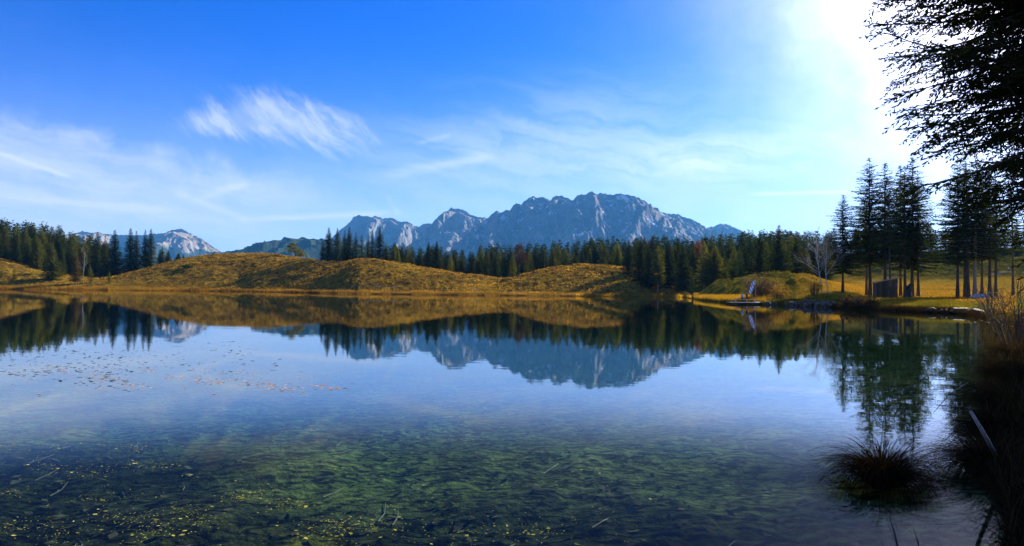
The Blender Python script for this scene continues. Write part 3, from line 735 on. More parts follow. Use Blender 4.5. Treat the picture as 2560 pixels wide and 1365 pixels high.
# ---- trees one can point at: kind, column, distance, row of the top, label, options
G_CL = None
hero = [
 # left shore
 ('full0', 129, 345, 608, 'full bright green spruce on the left shore with a short pale trunk', dict(mat='spruce_light', bark='bark_pale', wide=1.35)),
 ('slim1', 190, 340, 622, 'yellowish thin conifer standing right at the water beside the white birch', dict(mat='larch', bark='bark_pale', wide=1.3)),
 ('full1', 90, 372, 590, 'tall mid green spruce just behind the bright green shore spruce', dict(mat='spruce_light')),
 ('slim0', 155, 362, 618, 'slender green spruce between the bright shore spruce and the yellowish conifer', dict()),
 ('full1', 241, 392, 579, 'dark spruce at the right end of the left forest slope', dict()),
 ('slim0', 262, 390, 588, 'shorter dark spruce left of the broad one in the left clump', dict()),
 ('full0', 285, 388, 574, 'broad dark spruce, leftmost tall one of the left clump', dict()),
 ('full1', 324, 392, 569, 'tallest dark spruce in the middle of the left clump', dict()),
 ('slim0', 340, 394, 576, 'dark spruce second from the tallest in the left clump', dict()),
 ('slim1', 361, 394, 574, 'slim dark spruce third from right in the left clump', dict()),
 ('full1', 374, 396, 571, 'dark spruce at the right edge of the left clump', dict()),
 ('full0', 405, 420, 616, 'low spruce just right of the tall left clump', dict()),
 ('full2', 420, 425, 623, 'low rounded spruce on the left flank of the brown hill', dict()),
 ('slim0', 446, 425, 627, 'small pointed spruce highest up the left flank of the brown hill', dict()),
 ('young0', 36, 338, 669, 'young green conifer alone on the left bank near the picture edge', dict(mat='spruce_light', wide=1.1)),
 ('young0', 3, 340, 666, 'young green conifer cut by the left picture edge', dict(mat='spruce_light', wide=1.1)),
 ('young0', 226, 346, 662, 'young green conifer right of the white birch', dict(mat='spruce_light', wide=.9)),
 ('young0', 274, 346, 677, 'young green conifer at the foot of the left clump', dict(mat='spruce_light', wide=.9)),
 ('young0', 452, 340, 700, 'left one of two young conifers at the foot of the brown hill', dict(mat='spruce_light', wide=.9)),
 ('young0', 482, 338, 698, 'right one of two young conifers at the foot of the brown hill', dict(mat='spruce_light', wide=.9)),
 ('young0', 505, 350, 683, 'tiny conifer a little above the two young ones on the brown hill', dict(mat='spruce_light', wide=.9)),
 ('young0', 711, 345, 673, 'tiny green conifer alone on the middle of the brown hill', dict(mat='spruce_light', wide=.9)),
 ('young0', 491, 418, 634, 'tiny dark spruce on the skyline of the brown hill', dict(wide=.6)),
 # clump on the crest
 ('feather', 806, 352, 596, 'feathery left flank spruce of the tall crest clump', dict(wide=.8)),
 ('full1', 820, 356, 567, 'tall dark spruce, leftmost peak of the crest clump', dict(wide=1.15)),
 ('full2', 842, 358, 569, 'dense dark spruce, second peak of the crest clump', dict(wide=.9)),
 ('slim0', 860, 354, 574, 'slim spruce, third peak of the crest clump', dict()),
 ('full1', 873, 352, 566, 'tall slim spruce, fourth peak of the crest clump', dict(wide=.9)),
 ('slim0', 888, 350, 580, 'spruce, fifth peak of the crest clump', dict(wide=1.1)),
 ('old0', 904, 348, 586, 'low spruce, sixth peak of the crest clump', dict()),
 ('slim0', 919, 346, 586, 'thin pale green spruce in the right half of the crest clump', dict(mat='spruce_light')),
 ('slim1', 931, 346, 579, 'thin dark spruce beside the last tall one of the crest clump', dict()),
 ('full1', 947, 344, 567, 'tall dark spruce at the right end of the crest clump', dict(wide=1.1)),
 ('full0', 965, 346, 606, 'bushy green spruce leaning on the right end of the crest clump', dict(mat='spruce_light')),
 ('feather', 1023, 322, 606, 'airy bright green pine with layered boughs at the forest edge', dict(mat='spruce_light', bark='bark_pale', wide=.95)),
 ('full1', 985, 350, 604, 'dark spruce between the crest clump and the airy pine', dict()),
 ('full2', 1004, 350, 618, 'low dark spruce left of the airy pine', dict()),
 ('full0', 1070, 330, 603, 'broad dark spruce right of the airy pine', dict()),
 ('full1', 1092, 330, 602, 'dark spruce second right of the airy pine', dict(wide=1.2)),
 ('feather', 1126, 322, 626, 'bright green layered conifer on the slope right of the airy pine', dict(mat='spruce_light', wide=.7)),
 ('feather', 1283, 308, 628, 'bright green conifer at the left foot of the second brown hill', dict(mat='spruce_light', wide=.8)),
 ('feather', 1326, 312, 622, 'bright green bushy conifer on the left shoulder of the second brown hill', dict(mat='spruce_light', wide=.9)),
 ('bare0', 1361, 318, 620, 'pine with a pale bare trunk on the second brown hill', dict(bark='bark_pale', wide=1.2)),
 ('feather', 1395, 316, 635, 'low light green conifer on top of the second brown hill', dict(mat='spruce_light', wide=1.1)),
 ('feather', 1513, 314, 637, 'light green bushy conifer right of the second hill top', dict(mat='spruce_light', wide=.9)),
 ('full2', 1545, 314, 610, 'broad green spruce with a flat hem right of the second hill top', dict(mat='spruce_light', wide=1.1)),
 # big dark group at the water
 ('full0', 1572, 290, 600, 'dark spruce at the left edge of the dark shore group', dict(wide=1.1)),
 ('full2', 1602, 280, 588, 'big black green spruce, leftmost of the dark shore group', dict(wide=1.1)),
 ('full1', 1622, 272, 612, 'lower spruce in front of the black green ones of the shore group', dict(wide=1.3)),
 ('old0', 1645, 268, 612, 'shore spruce with a pale lower trunk showing at the water', dict(mat='spruce_light', bark='bark_pale', wide=1.1)),
 ('full2', 1672, 276, 598, 'dark spruce right of the pale trunked shore spruce', dict()),
 ('full0', 1708, 270, 606, 'broad black spruce at the right end of the dark shore group', dict(wide=1.15)),
 ('old0', 1760, 250, 600, 'tall spruce with a long grey trunk behind the mossy mound', dict(mat='spruce_light', bark='bark_pale', wide=.95)),
 ('full1', 1790, 256, 640, 'small light green spruce on the left end of the mossy mound', dict(mat='spruce_light')),
 ('full2', 1900, 235, 575, 'dark spruce behind the flag', dict()),
 ('feather', 1850, 240, 612, 'grey green loose pine behind the mossy mound', dict(mat='pine', wide=.9)),
 ('full0', 1947, 228, 561, 'largest dark broad spruce behind the round shrub', dict(wide=1.25)),
 ('full1', 1990, 240, 590, 'dark spruce between the broad one and the bare birches', dict(wide=1.2)),
 # right hand tall trees
 ('tall2', 2107, 153, 484, 'lone tall spruce at the water, just right of the bare birches', dict(wide=1.05)),
 ('tall0', 2176, 152, 391, 'tallest ragged spruce left of the plank shed', dict()),
 ('tall1', 2166, 165, 470, 'lower spruce hidden behind the tallest ragged one', dict()),
 ('tall1', 2213, 150, 404, 'ragged spruce right behind the plank shed', dict(wide=1.1)),
 ('bare0', 2226, 143, 450, 'thin trunked spruce in front of the shed door', dict(wide=.8)),
 ('tall1', 2252, 160, 409, 'narrow spruce right of the plank shed', dict(wide=.9)),
 ('bare0', 2263, 150, 412, 'thin straight spruce beside the hollow stump', dict(wide=.9)),
 ('tall2', 2280, 152, 390, 'broad tall spruce with twin trunk look right of the stump', dict()),
 ('bare0', 2296, 156, 440, 'thick trunked spruce at the edge of the sunny meadow', dict()),
 ('tall0', 2394, 148, 395, 'thick straight spruce in the meadow left of the tarp bundle', dict(wide=.9)),
 ('bare0', 2413, 155, 400, 'thin spruce behind the thick straight one in the meadow', dict()),
 ('bare0', 2420, 146, 380, 'tall thin meadow spruce second left of the tarp bundle', dict()),
 ('tall1', 2437, 146, 385, 'mottled trunk spruce right beside the tarp bundle', dict(bark='bark_pale')),
 ('bare0', 2455, 170, 420, 'slender spruce farther back behind the tarp bundle', dict(wide=.9)),
 ('tall1', 2474, 158, 405, 'straight dark trunk spruce right of the tarp bundle', dict()),
 ('bare0', 2489, 162, 415, 'straight thin spruce second right of the tarp bundle', dict()),
 ('bare0', 2533, 175, 430, 'thin spruce near the right picture edge by the far path', dict(wide=.9)),
]
for kind, p, Y, qt, label, kw in hero:
    if 800 < p < 1010: Y += 26
    elif 1010 < p < 1560 and Y < 340: Y += 14
    elif 230 < p < 480 and Y > 380: Y += 18
    tree(kind, p, Y, qt, label=label, **kw)

# ---- the forest behind: tree by tree, rows going back
L_TOP = ([-60, 0, 30, 90, 140, 180, 215, 240, 265, 300], [543, 546, 549, 555, 561, 574, 582, 590, 600, 612])
C_TOP = ([950, 985, 1020, 1050, 1090, 1120, 1160, 1195, 1250, 1300, 1350, 1385, 1420, 1470, 1520, 1560, 1600, 1640, 1700, 1740, 1790, 1850, 1875, 1900, 1950, 2000, 2050, 2080, 2160, 2300, 2480, 2700],
         [612, 606, 608, 612, 606, 622, 620, 609, 603, 606, 601, 594, 600, 591, 586, 594, 588, 582, 590, 594, 582, 577, 572, 578, 570, 576, 581, 574, 566, 560, 560, 550])
def row(p0, p1, step, Y, prof, dq, where, group, hmin=7, hmax=27, light=.2, kinds=('full0', 'full1', 'full2', 'slim0', 'slim1', 'old0', 'feather', 'full1', 'full2'), jit=9):
    p = p0 + rnd.random()*step
    while p < p1:
        Yt = Y + rnd.uniform(-7, 7)
        q = float(np.interp(p, *prof)) + dq + rnd.uniform(-5, jit)
        z0 = gz(p, Yt); h = float(z_at(p, q, Yt)) - z0
        h = min(max(h, hmin), hmax*rnd.uniform(.92, 1.08))
        mt = 'spruce_light' if rnd.random() < light else ('pine' if rnd.random() < .12 else 'spruce')
        kd = rnd.choice(kinds); wd = rnd.uniform(1.6, 2.3) if kd.startswith('slim') else rnd.uniform(1.3, 1.95)
        look = {'f': 'broad', 's': 'slim', 'o': 'thin crowned'}[kd[0]] if kd != 'feather' else 'loose feathery'
        tone = {'spruce_light': 'light green', 'pine': 'grey green', 'spruce': 'dark green'}[mt]
        tree(kd, p, Yt, h=h, mat=mt, wide=wd, label='%s %s spruce in the %s' % (look, tone, where), group=group)
        p += step*rnd.uniform(.6, 1.4)
GL, GC, GR, GM = 'spruces of the left forest', 'spruces of the middle forest', 'spruces of the right forest', 'spruces behind the meadow'
row(-40, 235, 27, 395, L_TOP, 38, 'front row of the left slope forest', GL, light=.5); row(-45, 250, 25, 412, L_TOP, 24, 'second row of the left slope forest', GL, light=.4)
row(-50, 265, 23, 435, L_TOP, 11, 'upper part of the left slope forest', GL, light=.3); row(-50, 275, 21, 462, L_TOP, 3, 'top row of the left slope forest', GL, hmax=32, light=.2)
row(385, 470, 22, 455, ([380, 400, 430, 470], [612, 618, 627, 640]), 0, 'low wood left of the brown hill', GL, hmin=4)
row(965, 1570, 30, 352, C_TOP, 26, 'front row of the long middle forest', GC, light=.35); row(960, 1590, 25, 374, C_TOP, 14, 'second row of the long middle forest', GC, light=.2)
row(975, 1590, 20, 400, C_TOP, 5, 'skyline row of the long middle forest', GC, light=.08); row(1140, 1240, 24, 332, C_TOP, 30, 'hollow between the two brown hills', GC, light=.3)
row(1580, 2090, 28, 300, C_TOP, 16, 'front row of the forest behind the dock', GR, hmax=30, light=.2); row(1575, 2100, 20, 345, C_TOP, 6, 'skyline row of the forest behind the dock', GR, hmax=33, light=.06)
row(1770, 2060, 30, 255, C_TOP, 32, 'forest edge right behind the mossy mound', GR, hmax=24, light=.2)
row(2090, 2620, 40, 340, C_TOP, 20, 'wood edge beyond the sunny meadow', GM, hmax=30, light=.2); row(2130, 2620, 34, 385, C_TOP, 8, 'upper wood beyond the sunny meadow', GM, hmax=32, light=.15)
print('spruces', n_tree[0])

# ---- far woods that read as one mass
def far_forest():
    r = np.random.RandomState(77)
    Vs, Fs, b = [], [], 0
    protoV = []
    for sd in (41, 42, 43):
        (V, F), _ = spruce_mesh(sd, 20, 4.0, .30, gap=1.05, nb=6, step=.8, leafL=1.6, leafW=.58)
        protoV.append((V, F))
    spots = []
    for p0, p1, n, Y0, Y1, prof, dq in ((-100, 290, 45, 485, 545, L_TOP, -1), (960, 2080, 125, 415, 500, C_TOP, 0), (2080, 2640, 45, 430, 520, C_TOP, -2), (1800, 2300, 35, 560, 660, C_TOP, -5)):
        for _ in range(n):
            spots.append((r.uniform(p0, p1), r.uniform(Y0, Y1), prof, dq))
    xs = np.array([X_at(p, Y) for p, Y, _, _ in spots]); ys = np.array([Y for _, Y, _, _ in spots]); zs = ground_z(xs, ys)
    for (p, Y, prof, dq), x, z0 in zip(spots, xs, zs):
        q = float(np.interp(p, *prof)) + dq + r.uniform(0, 12)
        h = np.clip(float(z_at(p, q, Y))-z0, 9, 38)
        V, F = protoV[r.randint(3)]; a = r.rand()*6.28; s = h/20; w = s*r.uniform(1.1, 1.5)
        c, sn = math.cos(a), math.sin(a)
        Vs.append(np.stack([(V[:, 0]*c-V[:, 1]*sn)*w+x, (V[:, 0]*sn+V[:, 1]*c)*w+Y, V[:, 2]*s+z0], -1)); Fs.append(F+b); b += len(V)
    V = np.concatenate(Vs); F = np.concatenate(Fs)
    add('forest', mesh_np('forest', V, F, [M['spruce']]), kind='stuff', label='far spruce wood closing the view behind the hills', cat='forest')
    print('far forest tris', len(F)*2)
far_forest()


# ---- broad-leaved trees in autumn colour, standing up out of the forest
def leafy_tree(name, label, p, Y, q_top, rx, mat, n=2600, cat='tree', leaf=.42, group=None):
    r = np.random.RandomState(int(p))
    z0 = gz(p, Y); zt = float(z_at(p, q_top, Y)); h = zt-z0
    root = add(name, None, loc=(float(X_at(p, Y)), Y, z0), label=label, cat=cat, group=group)
    cl = nrm(r.randn(26, 3))*np.array([rx, rx, h*.30])*r.uniform(.25, .85, (26, 1)) + np.array([0, 0, h*.68])
    c = cl[r.randint(26, size=n)] + r.randn(n, 3)*np.array([.9, .9, .8])*rx*.22
    D = nrm(r.randn(n, 3)); Wv = nrm(np.cross(D, r.randn(n, 3)))
    V, F = kites(c, D, Wv, leaf*r.uniform(.6, 1.3, n), leaf*.7*r.uniform(.6, 1.3, n))
    add('crown', mesh_np('crown', V, F, [M[mat]]), root)
    lines = [np.array([[0, 0, -.2], [.1, 0, h*.3], [0, .1, h*.6], [0, 0, h*.85]])]; rad = [np.array([.022, .018, .012, .004])*h]
    for k in range(26):
        b = np.array([0, 0, h*r.uniform(.3, .6)]); lines.append(np.stack([b, (b+cl[k])/2+[0, 0, -.05*h], cl[k]])); rad.append(np.array([.006, .004, .0015])*h)
    TV, TF = tube_np(lines, rad, 5)
    add('trunk', mesh_np('trunk', TV, TF, [M['bark']], smooth=True), root)
leafy_tree('beech_tree', 'red brown autumn tree in the middle of the forest edge', 1297, 372, 606, 4.6, 'autumn_red')
leafy_tree('beech_tree', 'dull red autumn tree top above the shore spruces', 1622, 372, 583, 4.2, 'autumn_red')
leafy_tree('maple_tree', 'small bright orange tree top above the right forest', 1745, 330, 588, 2.6, 'autumn_orange', 1600)
leafy_tree('beech_tree', 'brown bare looking tree behind the birches', 2003, 262, 612, 2.6, 'autumn_red', 700, leaf=.3)

# ---- bare trees: a trunk that divides again and again
def bare_tree(name, label, p, Y, q_top, mat, seed, spread=.55, depth=4, cat='tree', thick=.011, nbr=(15, 5, 4, 3), lean=0.0, up=.9, first=.28):
    r = np.random.RandomState(seed)
    z0 = gz(p, Y); h = float(z_at(p, q_top, Y))-z0
    root = add(name, None, loc=(float(X_at(p, Y)), Y, z0-.1), label=label, cat=cat)
    lev = [[], [], [], [], []]; rad = [[], [], [], [], []]
    t = np.linspace(0, 1, 8)
    P0 = np.stack([lean*h*t**1.4 + .015*h*np.sin(t*7+seed), .012*h*np.sin(t*5+seed*2), t*h], -1)
    lev[0].append(P0); rad[0].append(thick*h*(1-t)**.8+.012)
    def grow(P, R, d):
        if d >= depth: return
        for k in range(nbr[d-1]):
            u = first+(.97-first)*(k+r.rand())/nbr[d-1] if d == 1 else r.uniform(.2, 1)
            i = u*(len(P)-1); i0 = min(int(i), len(P)-2); f = i-i0
            b = P[i0]*(1-f)+P[i0+1]*f; rb = (R[i0]*(1-f)+R[i0+1]*f)*.6
            tan = nrm(P[i0+1]-P[i0])
            rv = nrm(np.cross(tan, r.randn(3)))
            L0 = np.linalg.norm(P[-1]-P[0]); l = L0*(.34*(1.15-u) + .10)*r.uniform(.7, 1.25) if d == 1 else L0*r.uniform(.3, .55)
            dr = nrm(tan*up + rv*spread*1.6)
            m = 5 if d < 3 else 3
            s_ = np.linspace(0, 1, m)[:, None]
            bend = nrm(r.randn(3)+np.array([0, 0, .6]))
            Q = b + dr*l*s_ + bend*l*.18*s_**2
            RR = np.linspace(max(rb, .009), .006, m)
            lev[d].append(Q); rad[d].append(RR); grow(Q, RR, d+1)
    grow(P0, rad[0][0], 1)
    TV, TF = tube_np(lev[0], rad[0], 7); add('trunk', mesh_np('trunk', TV, TF, [M[mat]], smooth=True), root)
    L = sum(lev[1:], []); Rr = sum(rad[1:], [])
    TV, TF = tube_np(L, Rr, 4); add('branches', mesh_np('branches', TV, TF, [M['birch_bark' if mat == 'birch_bark' else 'twig']], smooth=True), root)
    return root
bare_tree('birch_tree', 'bare white birch on the left shore beside the yellowish conifer', 209, 343, 617, 'birch_bark', 3, .30, 3, thick=.0065, nbr=(12, 3, 2, 2))
bare_tree('dead_tree', 'thin dead snag on the skyline of the brown hill', 517, 440, 609, 'twig', 9, .5, 3, thick=.010, nbr=(7, 2, 2, 2))
bare_tree('birch_tree', 'left bare birch with a curved white trunk by the right shore', 2053, 148, 578, 'birch_bark', 14, .55, 4, lean=-.10, thick=.0085, nbr=(22, 5, 4, 3))
bare_tree('birch_tree', 'right bare birch with a straight white trunk by the lone spruce', 2068, 150, 592, 'birch_bark', 15, .45, 4, lean=-.03, thick=.008, nbr=(18, 5, 3, 3))

# ---- pine on the crest, wind-shaped
def crest_pine():
    p, Y = 737, 410; r = np.random.RandomState(4)
    z0 = gz(p, Y); h = float(z_at(730, 606, Y))-z0
    root = add('pine_tree', None, loc=(float(X_at(p, Y)), Y, z0), label='lone wind-shaped pine on the crest of the brown hill', cat='tree')
    pads = [(-.45, .93, .30), (-.2, .85, .45), (-.62, .72, .42), (.15, .66, .5), (-.3, .58, .6), (.45, .50, .5), (-.55, .45, .45), (.1, .38, .65), (.75, .30, .5), (.35, .20, .6), (.95, .15, .4)]
    P = []; lines = [np.array([[0, 0, -.2], [.05*h, 0, h*.3], [-.05*h, 0, h*.6], [-.12*h, 0, h*.9]])]; rad = [np.array([.03, .024, .016, .006])*h]
    for dx, dz, rr in pads:
        c = np.array([dx*h*.55, r.uniform(-.2, .2)*h, dz*h]); n = 260
        P.append(c + r.randn(n, 3)*np.array([rr*h*.24, rr*h*.28, rr*h*.07]))
        lines.append(np.stack([np.array([-.03*h, 0, dz*h*.75]), (c+np.array([0, 0, dz*h*.72]))/2, c])); rad.append(np.array([.01, .007, .003])*h)
    P = np.concatenate(P); n = len(P)
    D = nrm(r.randn(n, 3)+np.array([0, 0, .3])); Wv = nrm(np.cross(D, r.randn(n, 3)))
    V, F = kites(P, D, Wv, r.uniform(.35, .7, n), r.uniform(.15, .3, n))
    add('crown', mesh_np('crown', V, F, [M['spruce_light']]), root)
    TV, TF = tube_np(lines, rad, 6); add('trunk', mesh_np('trunk', TV, TF, [M['bark']], smooth=True), root)
crest_pine()

# ---- shrubs: sheaves of stems with twigs and a few leaves
def shrub(label, p, Y, w, h, leafmat, nst=60, nleaf=500, seed=1, leaf=.16, name='shrub', sink=.05, spread=1.0, stem='twig'):
    r = np.random.RandomState(seed)
    root = add(name, None, loc=(float(X_at(p, Y)), Y, gz(p, Y)-sink), label=label, cat='shrub')
    lines, rad, tips = [], [], []
    for k in range(nst):
        a = r.rand()*6.28; q = math.sqrt(r.rand())*spread; l = h*r.uniform(.65, 1.1)
        b = np.array([math.cos(a)*q*w*.14, math.sin(a)*q*w*.14, 0]); e = np.array([math.cos(a)*q*w*.5, math.sin(a)*q*w*.5, l*(1-.45*q*q)])
        mid = (b+e)/2 + np.array([0, 0, .08*l]) + r.randn(3)*.03*l
        P = np.stack([b, (b+mid)/2+r.randn(3)*.01*l, mid, (mid+e)/2+r.randn(3)*.03*l, e]); lines.append(P); rad.append(np.linspace(.022, .006, 5)*max(h, 1)/3)
        for j in range(7):
            i = r.randint(1, 4); bb = P[i]*(.5)+P[i+1]*.5; d = nrm(P[i+1]-P[i]+r.randn(3)*.75*np.linalg.norm(P[i+1]-P[i]))
            ee = bb+d*l*r.uniform(.12, .3); lines.append(np.stack([bb, (bb+ee)/2+r.randn(3)*.02*l, ee])); rad.append(np.array([.009, .006, .003])*max(h, 1)/3); tips.append((bb, ee))
    TV, TF = tube_np(lines, rad, 4); add('stems', mesh_np('stems', TV, TF, [M[stem]], smooth=True), root)
    if nleaf:
        tp = r.randint(len(tips), size=nleaf); u = r.rand(nleaf, 1)
        A = np.array([t[0] for t in tips])[tp]; B = np.array([t[1] for t in tips])[tp]
        D = nrm(r.randn(nleaf, 3)); Wv = nrm(np.cross(D, r.randn(nleaf, 3)))
        V, F = kites(A*(1-u)+B*u*1.05, D, Wv, leaf*r.uniform(.6, 1.3, nleaf), leaf*.6*r.uniform(.6, 1.3, nleaf))
        add('leaves', mesh_np('leaves', V, F, [M[leafmat]]), root)
    return root
shrub('big round half bare willow shrub behind the flag', 1895, 143, 7.6, 5.0, 'shrub_leaf', 150, 1900, 3)
shrub('yellow leaved shrub right of the big round willow shrub', 1945, 141, 5.2, 3.3, 'meadow_grass', 90, 2200, 4)
shrub('thin yellow shrub at the foot of the two birches', 2036, 146, 3.6, 3.6, 'meadow_grass', 60, 700, 5)
shrub('dark juniper bush on the middle of the brown hill', 467, 372, 7.0, 2.0, 'pine', 60, 2600, 6, leaf=.3, name='bush')
shrub('bare reddish shrub on the bank at the right picture edge', 2545, 30, 3.6, 3.4, 'autumn_red', 34, 60, 7, leaf=.08)
shrub('low bare shrub on the bank below the tarp bundle', 2480, 74, 5.0, 3.4, 'autumn_red', 30, 90, 8, leaf=.1)
for i, (p, Y, w, h, lb) in enumerate(((2122, 107, 2.6, 1.5, 'dark brown sedge clump at the water under the lone spruce'), (2150, 103, 2.8, 1.7, 'dark brown sedge clump left of the plank shed at the water'), (2178, 100, 2.2, 1.3, 'small dark sedge clump in front of the plank shed at the water'))):
    shrub(lb, p, Y, w, h, 'dry_sedge', 120, 300, 20+i, leaf=.4, name='sedge_clump')

# ------------------------------------------------------------------ plank shed
def build_shed():
    p, Y = 2213, 129.0; z0 = gz(p, Y)
    root = add('plank_shed', None, loc=(float(X_at(p, Y)), Y, z0-.05), label='small weathered plank shed with a sloping roof under the tall spruces', cat='shed')
    root.rotation_euler = (0, 0, RAD(-24))
    w, d, hl, hr = 3.7, 3.0, 2.75, 3.55
    r = random.Random(3)
    def top(x): return hl+(hr-hl)*(x+w/2)/w
    plank = MB().box((-.5, -.5, 0), (.5, .5, 1)).build('plank', M['wood_shed'], root); pm = plank.data; first = [plank]
    def put(x, y, sx, sy, z1, z0_=0.0, rot=0):
        o = first.pop() if first else pm_obj()
        o.location = (x, y, z0_); o.scale = (sx, sy, z1-z0_); o.rotation_euler = (r.uniform(-.006, .006), r.uniform(-.012, .012), rot)
    def pm_obj(): return add('plank', pm, root)
    n = 15
    for i in range(n):
        x = -w/2+(i+.5)*w/n
        if not (0.62 < (i+.5)/n < .88): put(x, -d/2+r.uniform(-.012, .012), w/n-.018, .035, top(x)-r.uniform(0, .05))
        else: put(x, -d/2, w/n-.018, .035, top(x), 2.15)
        put(x, d/2, w/n-.012, .035, top(x))
    for i in range(12):
        y = -d/2+(i+.5)*d/12
        put(-w/2+r.uniform(-.012, .012), y, .035, d/12-.018, hl-r.uniform(0, .05)); put(w/2, y, .035, d/12-.012, hr)
    door = MB().box((w*.12+.03, -d/2-.04, .05), (w*.38-.03, -d/2-.005, 2.12)).build('door', M['wood_dark'], root)
    MB().box((w*.34-.05, -d/2-.075, 1.0), (w*.34-.01, -d/2-.04, 1.2)).build('handle', simple_mat('dark_iron', (.02, .02, .02), (.05, .05, .05), 8), door)
    MB().box((w*.12, -d/2-.065, 1.6), (w*.38, -d/2-.042, 1.72)).build('batten', M['wood_dark'], door)
    blue = simple_mat('glossy_blue', (.010, .02, .42), (.02, .04, .55), 4, rough=.4, spec=.5)
    MB().box((w*.40, -d/2-.05, 2.25), (w*.40+.36, -d/2-.022, 2.62)).build('blue_mark', blue, root, label='small blue mark on the shed wall')  # blue spot on the wall, modelled as a thin box
    ang = math.atan2(hr-hl, w)
    Rm = Matrix.Translation((0, 0, (hl+hr)/2+.14)) @ Matrix.Rotation(-ang, 4, 'Y')
    roof = MB().box((-w/2-.35, -d/2-.45, -.10), (w/2+.55, d/2+.35, .06), Rm).build('roof', M['wood_grey'], root)
    for k in range(5):
        x = -w/2-.30+k*(w+.8)/5
        MB().box((x, -d/2-.47, .064), (x+(w+.8)/5-.03, d/2+.37, .085), Rm).build('roof_board', M['wood_grey'], roof)
    MB().box((-w/2+.1, -d/2-.9, 0), (-w/2+.16, -d/2-.84, 2.5)).build('prop_post', M['wood_dark'], root)
build_shed()

def hollow_stump():
    p, Y = 2271, 134.0
    r = np.random.RandomState(8); n = 18; rows = 9
    a = np.arange(n)/n*2*np.pi; V = []
    notch = np.exp(-((np.angle(np.exp(1j*(a-4.3))))/.7)**2)
    for i in range(rows):
        t = i/(rows-1); rad = (.62-.20*t+.35*math.exp(-t*9))*(1+.10*np.sin(a*5+1)+.05*r.randn(n))
        V.append(np.stack([rad*np.cos(a), rad*np.sin(a), t*(2.5-1.0*notch+.25*np.sin(a*3))], -1))
    for i in range(rows-2, 2, -1):
        t = i/(rows-1); V.append(np.stack([(.45-.18*t)*np.cos(a), (.45-.18*t)*np.sin(a), t*(2.4-1.0*notch)], -1))
    V = np.concatenate(V); m = len(V)//n
    i = np.arange(m-1)[:, None]*n; j = np.arange(n)[None]; k = (j+1) % n
    F = np.stack([i+j, i+k, i+n+k, i+n+j], -1).reshape(-1, 4)
    add('tree_stump', mesh_np('stump', V, F, [M['bark']], smooth=True), loc=(float(X_at(p, Y)), Y, gz(p, Y)-.1), label='tall dark broken tree stump right of the plank shed', cat='stump')
hollow_stump()

def blob_np(seed, sub=3, amp=.25, fr=1.4):
    import bmesh
    bm = bmesh.new(); bmesh.ops.create_icosphere(bm, subdivisions=sub, radius=1.0)
    V = np.array([v.co[:] for v in bm.verts]); F = np.array([[v.index for v in f.verts] for f in bm.faces]); bm.free()
    d = fbm(V[:, 0]*fr+V[:, 2]*.9, V[:, 1]*fr-V[:, 2]*1.1, 3, seed)
    q = np.round(d*4)/4*.5+d*.5
    return V*(1+amp*q)[:, None], F
rocks = [(1922, 128, .75, .5, 'dark boulder at the shore end of the dock gangway'), (1936, 127, .6, .5, 'small boulder right of the dock gangway'), (1978, 122.5, .95, .65, 'dark wet boulder left of the shore boulder pair'),
         (1994, 121, 1.0, .6, 'broad boulder with a pale top in the middle of the right shore rocks'), (2014, 119.5, .8, .85, 'upright dark boulder below the birches'),
         (2031, 117.5, 1.25, .75, 'large dark boulder at the water below the right birch'), (2064, 112, 1.7, .95, 'largest black boulder at the water left of the lone spruce'), (2046, 116, .7, .5, 'small stone wedged left of the largest black boulder'),
         (2330, 88, .8, .35, 'flat stone on the wet right bank below the meadow'), (2402, 84.5, 1.1, .40, 'pale flat stone on the right bank below the tarp bundle'), (2360, 86, .6, .35, 'small pale stone on the right bank'), (2438, 79, .9, .4, 'pale stone at the far end of the right bank')]
for i, (p, Y, w, h, lb) in enumerate(rocks):
    V, F = blob_np(30+i*2, 3, .28)
    V = V*np.array([w, w*.8, h])
    add('boulder', mesh_np('boulder', V, F, [M['rock']], smooth=False), loc=(float(X_at(p, Y)), Y, max(gz(p, Y), 0)+.10*h), label=lb, cat='rock')

# tarp bundle
V, F = blob_np(77, 3, .45, 2.2)
tarp = simple_mat('pale_blue_tarp', (.22, .24, .27), (.60, .60, .60), 2.5, rough=.5, spec=.4)
add('tarp_bundle', mesh_np('tarp', V*np.array([1.5, .7, .55]), F, [tarp], smooth=False), loc=(float(X_at(2451, 138)), 138, gz(2451, 138)+.35), label='pale crumpled tarp bundle on the grass by the mottled trunk', cat='tarp')

